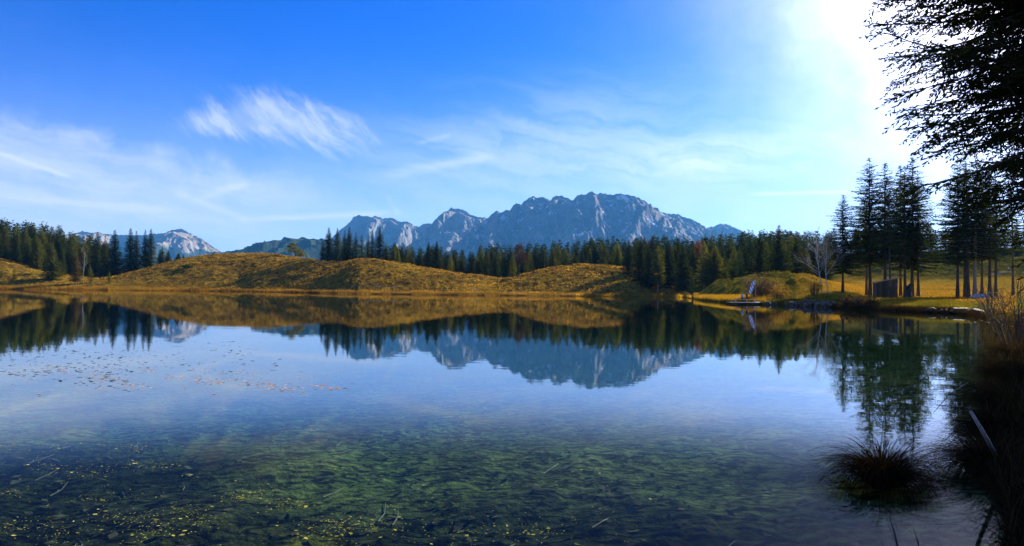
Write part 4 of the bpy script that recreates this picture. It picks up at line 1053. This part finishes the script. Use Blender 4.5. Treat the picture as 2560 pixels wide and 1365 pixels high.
# ------------------------------------------------------------------ dock, railing, flag
def build_dock():
    Y0 = 129.6; x0, x1 = float(X_at(1832, Y0)), float(X_at(1899, Y0))
    root = add('wooden_dock', None, loc=(x0, Y0, 0), label='grey wooden bathing dock standing in the shallow water', cat='dock')
    w, d, zt = x1-x0, 4.2, .36
    n = 26; rr = random.Random(2)
    for i in range(n):
        y = d*i/n
        MB().box((rr.uniform(-.03, .03), y+.006, zt-.05), (w+rr.uniform(-.03, .03), y+d/n-.006, zt+rr.uniform(-.006, .006))).build('plank', M['wood_grey'], root)
    for y in (.25, d/2, d-.25):
        MB().box((.05, y-.07, zt-.22), (w-.05, y+.07, zt-.052)).build('beam', M['wood_dark'], root)
    for x in (.3, w/2, w-.3):
        for y in (.25, d-.25):
            MB().tube([(x, y+.09, -1.2), (x, y+.09, zt-.06)], .09, 8).build('post', M['wood_dark'], root)
    # gangway to the shore
    a, b = Vector((w-.3, 1.6, zt)), Vector((w+3.2, 4.6, .62)); L = (b-a).length
    Mx = Matrix.Translation(a) @ (b-a).to_track_quat('X', 'Z').to_matrix().to_4x4()
    g = MB().box((0, -.6, -.07), (L, .6, -.02), Mx).build('gangway', M['wood_grey'], root)
    for i in range(18):
        MB().box((L*i/18+.01, -.65, -.018), (L*(i+1)/18-.01, .65, .012), Mx).build('plank', M['wood_grey'], g)
    # bench along the front edge
    bx0, bx1 = .1, 4.35
    bench = add('bench', None, loc=(x0, Y0+.75, zt), label='long plain wooden bench along the dock front', cat='bench')
    pale = simple_mat('pale_wood', (.38, .30, .22), (.60, .50, .39), 6, stretch=(1, 6, 6))
    MB().box((bx0, -.2, .50), (bx1, -.02, .56)).build('seat', pale, bench); MB().box((bx0, .0, .50), (bx1, .18, .56)).build('seat', pale, bench)
    for x in (.78, 2.75, 4.1):
        MB().box((x-.07, -.17, 0), (x+.07, -.03, .498)).build('leg', pale, bench); MB().box((x-.07, .02, 0), (x+.07, .15, .498)).build('leg', pale, bench)
    # flag pole and feather banner
    fx = float(X_at(1888.5, 131.2))
    zg = zt
    fr = add('flag_pole', None, loc=(fx, 131.2, zg), label='grey pole with a blue and white feather flag on the dock', cat='flag')
    grey = simple_mat('grey_metal_pole', (.25, .24, .22), (.36, .34, .31), 4, rough=.45, spec=.5)
    MB().tube([(0, 0, -.05), (0, 0, 2), (0, 0, 4.1)], .045, 8).build('pole', grey, fr)
    MB().tube([(0, 0, 3.95), (-.12, 0, 4.02), (-.25, 0, 3.98)], .02, 6).build('arm', grey, fr)
    m, T = new_mat('blue_white_banner')
    tc = T.node('ShaderNodeTexCoord'); sp = T.node('ShaderNodeSeparateXYZ'); T.l.new(tc.outputs['UV'], sp.inputs[0])
    u, v = sp.outputs[0], sp.outputs[1]
    wv = T.noise(tc.outputs['UV'], 6, 3, .6)
    white = T.math('MULTIPLY', T.smooth(T.math('ABSOLUTE', T.math('SUBTRACT', T.math('FRACT', T.math('ADD', T.math('MULTIPLY', v, 4.0), T.math('MULTIPLY', u, 1.3))), .5)), .24, .28), T.smooth(wv, .35, .45))
    col = T.mix(white, (.16, .26, .55, 1), (.55, .62, .74, 1))
    mauve = T.math('MULTIPLY', T.smooth(v, .52, .56), T.smooth(v, .74, .70))
    col = T.mix(T.math('MULTIPLY', mauve, T.smooth(wv, .5, .55)), col, (.30, .10, .16, 1))
    p_ = principled(T, col, .7, .2); tr = T.node('ShaderNodeBsdfTranslucent'); T.l.new(col, tr.inputs[0])
    mx = T.node('ShaderNodeMixShader'); mx.inputs[0].default_value = .45; T.l.new(p_, mx.inputs[1]); T.l.new(tr.outputs[0], mx.inputs[2]); T.l.new(mx.outputs[0], T.out.inputs[0])
    nu, nv = 7, 19; Vv, uv = [], []
    for i in range(nv):
        t = i/(nv-1)
        for j in range(nu):
            s_ = j/(nu-1)-.5
            wd = .62*min(1, .55+t*2)
            Vv.append((-.16-.80*t**.9+s_*wd, .05*math.sin(t*7+s_*3)+.03, 3.92-2.35*t)); uv.append((s_+.5, 1-t))
    Fq = [(i*nu+j, i*nu+j+1, (i+1)*nu+j+1, (i+1)*nu+j) for i in range(nv-1) for j in range(nu-1)]
    me = bpy.data.meshes.new('banner'); me.from_pydata(Vv, [], Fq); me.materials.append(m)
    ul = me.uv_layers.new(name='UVMap')
    for l in me.loops: ul.data[l.index].uv = uv[l.vertex_index]
    me.polygons.foreach_set('use_smooth', [True]*len(me.polygons))
    o = add('banner', me, fr); sm = o.modifiers.new('thick', 'SOLIDIFY'); sm.thickness = .004
    return x0, Y0, zt
DX, DY, DZ = build_dock()

# ------------------------------------------------------------------ people
def person(loc, rz, label, jacket, trousers, hair, pose=0, h=1.74):
    J = [((0, 0, .95), .135), ((0, 0, 1.12), .125), ((0, -.01, 1.32), .155), ((0, 0, 1.46), .10), ((0, 0, 1.52), .056), ((0, -.01, 1.60), .085), ((0, -.015, 1.69), .092), ((0, -.005, 1.75), .06)]
    E = [(i, i+1) for i in range(7)]
    def chain(start, pts):
        k = start
        for pt in pts: J.append(pt); E.append((k, len(J)-1)); k = len(J)-1
    for s_ in (1, -1):
        st = .05*s_ if pose == 0 else .12*s_
        chain(0, [((.10*s_, 0, .88), .10), ((.10*s_, -.03+st, .50), .062), ((.11*s_, .03+st, .09), .045), ((.115*s_, -.10+st, .035), .036)])
        if pose == 0: arm = [((.19*s_, 0, 1.41), .060), ((.27*s_, .03, 1.13), .045), ((.24*s_, -.10, .90), .034), ((.23*s_, -.15, .82), .030)]
        else: arm = [((.19*s_, 0, 1.41), .060), ((.28*s_, -.06, 1.15), .045), ((.13*s_, -.27, 1.20), .034), ((.07*s_, -.33, 1.25), .030)]
        chain(2, arm)
        hd = np.array(arm[-1][0]); k0 = len(J)-1
        for f in range(5):
            off = np.array([(f-2)*.014*s_, -.03, -.045 if f else -.01]); chain(k0, [(tuple(hd+off*.7), .010), (tuple(hd+off*1.5), .008)])
    sc = h/1.80
    me = bpy.data.meshes.new('body_cage'); me.from_pydata([tuple(c*sc for c in j[0]) for j in J], E, [])
    o = bpy.data.objects.new('cage', me); C.objects.link(o)
    sk = o.modifiers.new('skin', 'SKIN'); sd = o.modifiers.new('sub', 'SUBSURF'); sd.levels = sd.render_levels = 2
    for i, v in enumerate(me.skin_vertices[0].data): v.radius = (J[i][1]*sc,)*2; v.use_root = (i == 0)
    dg = bpy.context.evaluated_depsgraph_get(); dg.update()
    body = bpy.data.meshes.new_from_object(o.evaluated_get(dg)); bpy.data.objects.remove(o)
    body.name = 'body'; body.materials.clear()
    skin = M.setdefault('skin', simple_mat('skin', (.42, .25, .17), (.50, .31, .22), 8, rough=.55))
    shoe = M.setdefault('shoe', simple_mat('dark_shoe', (.02, .018, .015), (.04, .035, .03), 8, rough=.5))
    for m in (jacket, trousers, skin, shoe): body.materials.append(m)
    for f in body.polygons:
        x, y, z = (c/sc for c in f.center)
        hand = (z < .88 and abs(x) > .19 and pose == 0) or (pose == 1 and y < -.29)
        f.material_index = 2 if z > 1.53 or hand else (3 if z < .09 else (1 if z < .93 and abs(x) < .2 else 0)); f.use_smooth = True
    po = add('person', None, loc=loc, label=label, cat='person'); po.rotation_euler = (0, 0, rz)
    bo = add('body', body, po)
    V, F = blob_np(5, 3, .06)
    keep = (V[:, 2] > -.15) | (V[:, 1] > .25)
    F = F[keep[F].all(1)]
    add('hair', mesh_np('hair', V*np.array([.095, .108, .105])*sc + np.array([0, -.002, 1.685])*sc, F, [hair], smooth=True), po)
    # a small nose, eyes and mouth
    MB().box((-.011*sc, -.125*sc, 1.625*sc), (.011*sc, -.10*sc, 1.66*sc)).build('nose', skin, po, smooth=True)
    for s_ in (1, -1):
        MB().box(((.032*s_-.011)*sc, -.112*sc, 1.668*sc), ((.032*s_+.011)*sc, -.096*sc, 1.68*sc)).build('eye', shoe, po)
        MB().box(((.092*s_-.010)*sc, -.03*sc, 1.63*sc), ((.092*s_+.010)*sc, .012*sc, 1.68*sc)).build('ear', skin, po)
    MB().box((-.024*sc, -.103*sc, 1.588*sc), (.024*sc, -.090*sc, 1.597*sc)).build('mouth', M['autumn_red'], po)
    return po
cy = simple_mat('bright_blue_jacket', (.010, .26, .62), (.02, .34, .72), 5, rough=.6)
bk = simple_mat('black_cloth', (.010, .010, .012), (.025, .025, .030), 5)
wh = simple_mat('pale_cloth', (.45, .43, .40), (.60, .58, .55), 5)
hr_ = simple_mat('brown_hair', (.03, .018, .01), (.06, .035, .02), 20)
hb = simple_mat('fair_hair', (.20, .13, .06), (.30, .20, .10), 20)
person((float(X_at(1855.5, 131.6)), 131.6, DZ+.006), RAD(215), 'person in a bright blue jacket standing on the dock', cy, bk, hr_, 0, 1.72)
person((float(X_at(1867.5, 131.8)), 131.8, DZ+.006), RAD(-70), 'person in black clothes beside the blue jacket on the dock', bk, bk, hr_, 1, 1.80)
for p, lb, ja in ((2522, 'left one of two small walkers on the far meadow path', wh), (2530, 'right one of two small walkers on the far meadow path', bk)):
    person((float(X_at(p, 262)), 262, gz(p, 262)-.02), RAD(80), lb, ja, bk, hb, 0, 1.75)

# ------------------------------------------------------------------ big spruce on the near bank
def near_spruce():
    p, Y = 2718, 12.5; r = np.random.RandomState(12)
    x0 = float(X_at(p, Y)); z0 = float(ground_z(np.array([x0]), np.array([Y]))[0])
    root = add('spruce_tree', None, loc=(x0, Y, z0-.1), label='huge dark near spruce whose boughs hang in at the upper right', cat='tree')
    P, D, Wv, L, W = [], [], [], [], []; lines, rad = [], []; sl, sr = [], []
    H = 17.0; z = 3.0
    while z < H-.4:
        fine = z < 9.6
        Lb = float(np.interp(z, [3.0, 3.6, 4.2, 4.9, 6.0, 8.5, 12, 17], [1.0, 1.4, 1.9, 2.6, 3.1, 3.1, 2.1, .2]))
        for k in range(7):
            a = r.rand()*6.283; l = Lb*r.choice([.5, .75, .92, 1.0, 1.06])*r.uniform(.9, 1.1)
            m = 9; s = np.linspace(0, 1, m); up0 = -.36+r.randn()*.20
            ca, sa = math.cos(a), math.sin(a); wob = r.randn()*.12
            bp = np.stack([l*s*ca - wob*l*s*s*sa, l*s*sa + wob*l*s*s*ca, z+r.randn()*.08 + l*(up0*s+.20*s*s)], -1)
            lines.append(bp); rad.append(np.linspace(.034, .006, m)*l/2.8)
            step = .085 if fine else .22; n = int(l*.92/step)
            for q in range(n):
                u = (.10+.90*(q+r.rand()*.6)/n); i = u*(m-1); i0 = min(int(i), m-2); f = i-i0
                b = bp[i0]*(1-f)+bp[i0+1]*f; tan = nrm(bp[i0+1]-bp[i0]); side = nrm(np.cross(tan, [0, 0, 1.0]))*(1 if q % 2 else -1)
                l2 = (.80*(1-.60*u)+.12)*r.uniform(.4, 1.35)*min(1, l/2.2)
                d2 = nrm(tan*.75+side*r.uniform(.5, 1.1)+np.array([0, 0, -.55+.35*u])+r.randn(3)*.22)
                e = b+d2*l2+np.array([0, 0, -.07*l2]); sl.append(np.stack([b, (b+e)/2+np.array([0, 0, .02]), e])); sr.append(np.array([.006, .0045, .003]))
                st = .042 if fine else .13; nt = max(2, int(l2/st))
                v = (np.arange(nt)+r.rand(nt))/nt; bb = b + d2*l2*v[:, None]+np.array([0, 0, -.07*l2])*v[:, None]**2
                sg = np.where(np.arange(nt) % 2, 1, -1)[:, None]
                sd2 = nrm(np.cross(d2, nrm(np.array([0, 0, 1.0])+r.randn(nt, 3)*.35)))
                dd = nrm(d2*.8+sd2*sg*.8+r.randn(nt, 3)*.25+np.array([0, 0, -.12])); dd[-1] = d2
                ll = (.15 if fine else .30)*(1-.35*v)*r.uniform(.6, 1.25, nt); ww = np.full(nt, .031 if fine else .07)*r.uniform(.8, 1.3, nt)
                for rep in range(2):
                    w_ = nrm(np.cross(dd, r.randn(nt, 3))); P.append(bb); D.append(dd); Wv.append(w_); L.append(ll); W.append(ww)
        z += (.145 if fine else .34)*r.choice([.35, .7, 1.0, 1.9])
    V, F = kites(*(np.concatenate(q) for q in (P, D, Wv, L, W)), mid=.6)
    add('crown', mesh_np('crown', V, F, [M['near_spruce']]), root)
    t = np.linspace(0, 1, 14); tr = np.stack([.08*np.sin(t*4), .06*np.cos(t*3), t*H], -1)
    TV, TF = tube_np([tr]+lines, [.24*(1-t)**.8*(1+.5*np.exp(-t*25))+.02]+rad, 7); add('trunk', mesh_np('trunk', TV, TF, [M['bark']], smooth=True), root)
    TV, TF = tube_np(sl, sr, 3); add('twigs', mesh_np('twigs', TV, TF, [M['bark']]), root)
    for x, y, sc, rz, lb in ((25.5, 30.5, 1.32, 1.9, 'second dark spruce on the right bank, added out of view to shade it'), (38.5, 40.0, 1.4, 3.3, 'third dark spruce on the right bank, added out of view for shade'),
                             (58.0, 60.0, 1.6, 5.1, 'farthest dark spruce on the right bank, added out of view for shade')):
        zz = float(ground_z(np.array([x]), np.array([y]))[0])
        copy_thing(root, (x, y, zz-.1), rz, (sc, sc, sc), lb)  # copies added out of view to cast shade on the near bank
    print('near spruce faces', len(F)*2)
near_spruce()

# ------------------------------------------------------------------ sedges, reeds and grass
def blades(P, out, L, lift, W, nseg=5, droop=1.0, seed=0):
    """arching blades: P base (n,3), out (n,2) lean direction, L length, lift = how upright"""
    r = np.random.RandomState(seed); n = len(P)
    s = np.linspace(0, 1, nseg+1)[None, :]
    th0 = (1-lift)[:, None]*1.05
    th = th0 + np.clip(droop*1.5-th0*.6, .2, None)*s**1.15*(1.25-.6*lift)[:, None]*r.uniform(.7, 1.3, (n, 1))      # angle from vertical grows along the blade
    dl = L[:, None]/nseg
    rr = np.concatenate([np.zeros((n, 1)), np.cumsum(np.sin(th[:, :-1])*dl, 1)], 1); zz = np.concatenate([np.zeros((n, 1)), np.cumsum(np.cos(th[:, :-1])*dl, 1)], 1)
    C3 = np.stack([P[:, 0:1]+out[:, 0:1]*rr, P[:, 1:2]+out[:, 1:2]*rr, P[:, 2:3]+zz], -1)
    sd = np.stack([-out[:, 1], out[:, 0], r.randn(n)*.3], -1); sd = nrm(sd)
    w = (W[:, None]*(1-s**2*.9))[..., None]*.5
    A = C3+sd[:, None]*w; B = C3-sd[:, None]*w
    V = np.stack([A, B], 2).reshape(-1, 3)
    k = nseg+1
    i = (np.arange(n)*k*2)[:, None]+np.arange(nseg)[None]*2
    F = np.stack([i, i+1, i+3, i+2], -1).reshape(-1, 4)
    return V, F
def tussock(label, p, Y, R, L, n, seed, mat='sedge', z=None, mat2='dry_sedge', skew=(0, 0)):
    r = np.random.RandomState(seed)
    x0 = float(X_at(p, Y)); z0 = 0.0 if z is None else z
    root = add('sedge_tussock', None, loc=(x0, Y, z0), label=label, cat='tussock')
    for part, m_, nn, lf in (('blades', mat, n, (.05, .75)), ('dry_blades', mat2, n//6, (.3, 1.0))):
        a = r.rand(nn)*6.283; q = np.sqrt(r.rand(nn)); P = np.stack([np.cos(a)*q*R*.42, np.sin(a)*q*R*.42, .10*(1-q*q)-.04], -1)
        a2 = a+r.randn(nn)*.5; o = np.stack([np.cos(a2)+skew[0], np.sin(a2)+skew[1]], -1); o = o/np.linalg.norm(o, axis=1, keepdims=True)
        V, F = blades(P, o, L*r.uniform(.6, 1.25, nn), np.clip(r.uniform(*lf, nn)*(1.1-.5*q), .05, 1), r.uniform(.006, .010, nn), 7, 1.7, seed)
        add(part, mesh_np(part, V, F, [M[m_]]), root)
    V, F = blob_np(seed, 3, .2); add('root_mound', mesh_np('mound', V*np.array([R*.34, R*.32, .10])+np.array([0, 0, -.01]), F, [M['sedge']], smooth=True), root)
tussock('round dark sedge tussock standing alone in the water', 2206, 9.35, .50, .86, 1250, 1)
tussock('dark sedge tussock at the near bank right of the lone one', 2470, 9.9, .50, .90, 1150, 2, z=.02)
tussock('shaggy dark tussock on the right bank beside the leaning post', 2530, 11.4, .60, .95, 1700, 3, z=.1, skew=(-.5, -.3))
tussock('low dark tussock halfway up the right bank', 2528, 14.5, .7, 1.0, 1500, 4, z=.1, skew=(-.6, -.2))
tussock('shaggy brown tussock farther along the right bank', 2534, 19.5, .85, 1.15, 1400, 5, z=.1, mat='dry_sedge', skew=(-.5, -.2))
tussock('shaggy brown tussock at the far right bank near the bare shrub', 2545, 27, 1.0, 1.3, 1300, 6, z=.1, mat='dry_sedge', skew=(-.5, -.2))

def field(name, label, n, gen, L, mat, W, lift=(.7, 1.0), seed=0, nseg=2, droop=.6, zmin=None):
    r = np.random.RandomState(seed)
    xy = gen(r, n); x, y = xy[:, 0], xy[:, 1]
    z = ground_z(x, y); n = len(x)
    z = np.maximum(z, -.25) if zmin is None else np.maximum(z, zmin)
    a = r.rand(n)*6.283
    V, F = blades(np.stack([x, y, z-.03], -1), np.stack([np.cos(a), np.sin(a)], -1), r.uniform(L[0], L[1], n), r.uniform(*lift, n), r.uniform(W[0], W[1], n), nseg, droop, seed)
    add(name, mesh_np(name, V, F, [M[mat]]), kind='stuff', label=label, cat='grass')
def along(p0, p1, s0, s1, Yl=None, clump=0.0):
    """points along the far shore between two columns, s metres in from the edge"""
    def g(r, n):
        p = r.uniform(p0, p1, n*3); Ysh = np.interp(p, [a for a, _ in _sh[:28]], [b for _, b in _sh[:28]])
        Y = Ysh + r.uniform(s0, s1, n*3)
        if clump:
            k = fbm(p/45.0, np.zeros_like(p)+.5, 2, 71) + r.randn(n*3)*.25 > clump
            p, Y = p[k], Y[k]
        p, Y = p[:n], Y[:n]
        return np.stack([X_at(p, Y), Y], -1)
    return g
field('reed_fringe', 'golden reed fringe along the far shore', 16000, along(780, 1440, -1.6, 1.6), (.6, 1.3), 'dull_reed', (.05, .10), seed=1)
field('reed_fringe', 'golden grass fringe along the left shore', 15000, along(-40, 800, -1.5, 5.0), (.5, 1.2), 'reed', (.06, .12), seed=2)
field('reed_fringe', 'patch of yellow reeds at the left end of the brown hill', 6000, along(270, 425, -6, 3), (.9, 1.5), 'reed', (.06, .11), seed=3)
field('reed_fringe', 'sparse orange fringe below the dark shore group', 4500, along(1440, 1730, -1.0, 2.5), (.5, 1.1), 'meadow_grass', (.06, .11), seed=4)
field('orange_grass', 'tall orange grass on the flat left of the dock', 17000, along(1735, 1915, .2, 22), (.6, 1.1), 'meadow_grass', (.035, .07), seed=5)
field('green_grass', 'green tufts at the water edge by the dock', 5000, along(1740, 1990, -.6, 1.2), (.4, .9), 'green_grass', (.03, .06), seed=6)
field('green_grass', 'yellow green bank grass under the tall right trees', 16000, along(1930, 2430, .6, 16), (.18, .42), 'green_grass', (.03, .06), seed=7)
field('dry_grass', 'dark overhanging grass along the wet right bank', 12000, along(2000, 2470, -.7, 1.8), (.4, .95), 'dry_sedge', (.02, .045), seed=8, lift=(.2, .9), droop=1.4)
field('mound_grass', 'mossy yellow green grass on the mound behind the dock', 11000, along(1745, 2080, 22, 80), (.12, .34), 'green_grass', (.05, .12), seed=11)
field('meadow_grass', 'short golden grass of the sunny meadow under the tall trees', 20000, along(1990, 2540, 22, 150), (.12, .38), 'meadow_grass', (.05, .13), seed=12)
field('reed_fringe', 'scattered reed clumps standing out in the far shallows', 5000, along(760, 1420, -7.0, 0.0, clump=.25), (.5, 1.2), 'dull_reed', (.05, .10), seed=13)
field('reed_fringe', 'dark uneven sedge tufts along the foot of the brown hills', 6000, along(-40, 1720, .5, 5.0, clump=.1), (.4, 1.3), 'heath', (.10, .25), seed=14)
def near_bank(r, n):
    a = np.array([(float(X_at(p, Y)), Y) for p, Y in _sh[26:]]); seg = np.linalg.norm(np.diff(a, axis=0), axis=1)
    w = seg/np.maximum(.6, a[:-1, 1])**1.1; c = np.concatenate([[0], np.cumsum(w)/w.sum()])
    u = r.rand(n); i = np.clip(np.searchsorted(c, u)-1, 0, len(seg)-1); f = ((u-c[i])/(c[i+1]-c[i]))[:, None]
    P = a[i]*(1-f)+a[i+1]*f; t = nrm(a[i+1]-a[i]); o = np.stack([-t[:, 1], t[:, 0]], -1)
    return P + o*(np.abs(r.randn(n, 1))*.75-.30)*np.clip(P[:, 1:2]/10, .7, 4)
field('bank_grass', 'dark tangled sedge covering the near right bank', 10000, near_bank, (.35, .85), 'sedge', (.007, .013), lift=(.15, .95), seed=9, nseg=5, droop=1.4)
field('bank_grass', 'dry brown sedge stalks on the near right bank', 4500, near_bank, (.45, 1.1), 'dry_sedge', (.006, .011), lift=(.5, 1.0), seed=10, nseg=5, droop=1.0)

def heath_tufts():
    r = np.random.RandomState(31); n = 120000
    p = r.uniform(-40, 1700, n); Y = r.uniform(258, 455, n); x = X_at(p, Y)
    k = (fbm(x/2.4, Y/2.4, 3, 43)+r.randn(n)*.2 > -.25) & (lake_dist(x, Y) > 2)
    for hp, hz, hY in (HILLS['A'],): k &= (Y < np.interp(p, hp, hY)+8) | ((p > 1150) & (Y < 322))
    x, Y = x[k], Y[k]; n = len(x); z = ground_z(x, Y)
    D = nrm(np.stack([r.randn(n)*.7, r.randn(n)*.7, np.full(n, .8)], -1)); Wv = nrm(np.cross(D, r.randn(n, 3)))
    V, F = kites(np.stack([x, Y, z-.05], -1), D, Wv, r.uniform(.2, .55, n), r.uniform(.2, .5, n), .6)
    add('heather', mesh_np('heather', V, F, [M['heath']]), kind='stuff', label='low brown heather covering the hills', cat='heather')
heath_tufts()

# ------------------------------------------------------------------ sticks, litter and floating leaves
def stick(label, pts, rad, mat, name='stick'):
    mb = MB().tube(pts, rad, 7); mb.build(name, M[mat], None, smooth=True, label=label, cat='stick')
def w_at(p, q, Y): return (float(X_at(p, Y)), Y, float(z_at(p, q, Y)))
a, b = w_at(2426, 1028, 9.2), w_at(2487, 1135, 9.6)
stick('pale grey post leaning over the tussocks at the right bank', [a, tuple((np.array(a)+np.array(b))/2+np.array([.006, 0, .004])), b], np.array([.020, .026, .030]), 'wood_grey', 'leaning_post')
stick('thin dark stick rising from the water at the bottom right', [w_at(2250, 1395, 6.75), w_at(2236, 1330, 6.8), w_at(2222, 1284, 6.85)], np.array([.010, .009, .006]), 'bark')
stick('short dark twig beside the bottom right stick', [w_at(2302, 1385, 6.9), w_at(2292, 1345, 6.95), w_at(2282, 1316, 7.0)], np.array([.008, .006, .004]), 'bark')
stick('thin bent twig poking over the water from the right bank', [w_at(2420, 955, 12.4), w_at(2372, 985, 12.2), w_at(2332, 1032, 12.0)], np.array([.010, .007, .003]), 'bark')

def flat_leaves(name, label, xy, size, mat, z, seed, tiltv=.12, kind='stuff'):
    r = np.random.RandomState(seed); n = len(xy); a = r.rand(n)*6.283
    D = nrm(np.stack([np.cos(a), np.sin(a), r.randn(n)*tiltv], -1)); Wv = nrm(np.stack([-np.sin(a), np.cos(a), r.randn(n)*tiltv], -1))
    zz = z if np.ndim(z) else np.full(n, z)
    L = r.uniform(size[0], size[1], n)
    V, F = kites(np.stack([xy[:, 0], xy[:, 1], zz], -1), D, Wv, L, L*r.uniform(.35, .75, n))
    add(name, mesh_np(name, V, F, [mat]), kind=kind, label=label, cat='leaves')
def px_water(p, q):
    Y = CAM_H*FPX/(np.asarray(q, float)-hor(p)); return np.stack([X_at(p, Y), Y], -1)
r = np.random.RandomState(6)
brown_leaf = leaf_mat('fallen_brown_leaves', (.30, .16, .09), (.52, .36, .26), .1, scale=2, val=.3)
yel_leaf = leaf_mat('yellow_green_leaves', (.24, .28, .04), (.46, .47, .12), .1, scale=2, val=.3)
dark_litter = leaf_mat('dark_litter', (.020, .018, .010), (.06, .05, .026), 0.0, scale=2, val=.4)
cl = [(230, 932, 26, 5), (255, 945, 20, 5), (165, 925, 22, 4), (370, 925, 22, 4), (340, 962, 22, 5), (430, 943, 18, 5), (495, 945, 20, 6), (540, 955, 16, 5), (600, 950, 26, 4), (660, 960, 26, 5), (690, 968, 20, 5), (735, 973, 20, 4), (600, 933, 30, 3), (800, 966, 18, 4), (840, 970, 16, 3), (300, 948, 40, 6), (130, 917, 30, 4)]
P = np.concatenate([np.stack([r.normal(a, c, 26), r.normal(b, d, 26)], -1) for a, b, c, d in cl])
P = np.concatenate([P, np.stack([r.uniform(20, 900, 130), r.normal(945, 22, 130)], -1)])
flat_leaves('floating_leaves', 'drifts of pinkish brown leaves floating left of the middle', px_water(P[:, 0], P[:, 1]), (.05, .14), brown_leaf, .004, 1, .05)
P = np.stack([r.uniform(0, 330, 260), 850+90*r.rand(260)**1.3], -1); P[:, 1] += P[:, 0]*.12
P = np.concatenate([P, np.stack([r.uniform(200, 700, 160), r.uniform(850, 930, 160)], -1), np.stack([r.uniform(0, 260, 90), r.uniform(745, 830, 90)], -1)])
flat_leaves('floating_leaves', 'scattered dark specks of leaf on the mirror water at the left', px_water(P[:, 0], P[:, 1]), (.07, .20), dark_litter, .004, 2, .05)
cl = [(120, 1140, 50, 16), (170, 1165, 40, 10), (230, 1180, 34, 9), (330, 1160, 50, 10), (410, 1165, 30, 8), (290, 1110, 50, 8), (350, 1118, 30, 6), (60, 1115, 50, 8), (300, 1290, 44, 12), (370, 1295, 34, 10), (480, 1275, 34, 10), (520, 1300, 40, 12),
      (400, 1325, 40, 9), (640, 1225, 40, 10), (610, 1240, 30, 6), (830, 1300, 50, 14), (880, 1305, 40, 12), (960, 1310, 50, 12), (700, 1250, 60, 12), (1180, 1330, 60, 12), (1340, 1325, 44, 10), (740, 1260, 30, 8), (250, 1245, 40, 10), (20, 1230, 30, 8), (40, 1310, 50, 12), (180, 1335, 50, 14), (90, 1050, 60, 8), (820, 1335, 40, 8)]
P = np.concatenate([np.stack([r.normal(a, c, 62), r.normal(b, d, 62)], -1) for a, b, c, d in cl])
P = np.concatenate([P, np.stack([r.uniform(0, 1700, 420), r.uniform(1090, 1362, 420)], -1)]); P = P[P[:, 1] > 1010]
xy = px_water(P[:, 0], P[:, 1]); big = r.rand(len(xy)) < .06
flat_leaves('floating_leaves', 'tiny yellow green leaves scattered over the near shallows', xy[~big], (.009, .026), yel_leaf, .003, 3, .08)
flat_leaves('floating_leaves', 'larger yellow leaves here and there in the near shallows', xy[big], (.035, .065), yel_leaf, .003, 4, .08)
def bed_litter():
    n = 9000; x = r.uniform(-16, 8, n); Y = 5.5+r.rand(n)**1.5*26
    k = (fbm(x/1.6, Y/2.6, 3, 60) + r.randn(n)*.35 > -.05) & (lake_dist(x, Y) < -.6); x, Y = x[k], Y[k]; n = len(x)
    z = ground_z(x, Y)+.012
    flat_leaves('lake_bed_litter', 'dark sunken leaves and twigs on the lake bed', np.stack([x, Y], -1), (.05, .20), dark_litter, z, 5, .25)
    lines, rad = [], []
    for i in range(260):
        xx, yy = r.uniform(-14, 6), 6+r.rand()**1.4*18; aa = r.uniform(0, 3.14); l = r.uniform(.15, .7)
        e = np.array([[xx, yy], [xx+math.cos(aa)*l*.5+.03, yy+math.sin(aa)*l*.5], [xx+math.cos(aa)*l, yy+math.sin(aa)*l]])
        zz = ground_z(e[:, 0], e[:, 1])+.02; lines.append(np.column_stack([e, zz])); rad.append(np.array([.010, .009, .005]))
    V, F = tube_np(lines, rad, 4); add('sunken_twigs', mesh_np('twigs', V, F, [M['bark']]), kind='stuff', label='sunken dead twigs lying on the lake bed', cat='twigs')
bed_litter()

# ------------------------------------------------------------------ haze
def build_haze():
    m, T = new_mat('autumn_haze')
    v = T.node('ShaderNodeVolumePrincipled')
    v.inputs['Color'].default_value = (0.10, 0.45, 1.0, 1); v.inputs['Density'].default_value = HAZE
    v.inputs['Anisotropy'].default_value = 0.15
    T.l.new(v.outputs[0], T.out.inputs['Volume'])
    mb = MB().box((-12500, -12500, -25), (12500, 16500, 1060))
    mb.build('haze', m, kind='stuff', label='thin blue autumn haze in front of the mountains', cat='haze')
HAZE = 0.29/8000
build_haze()
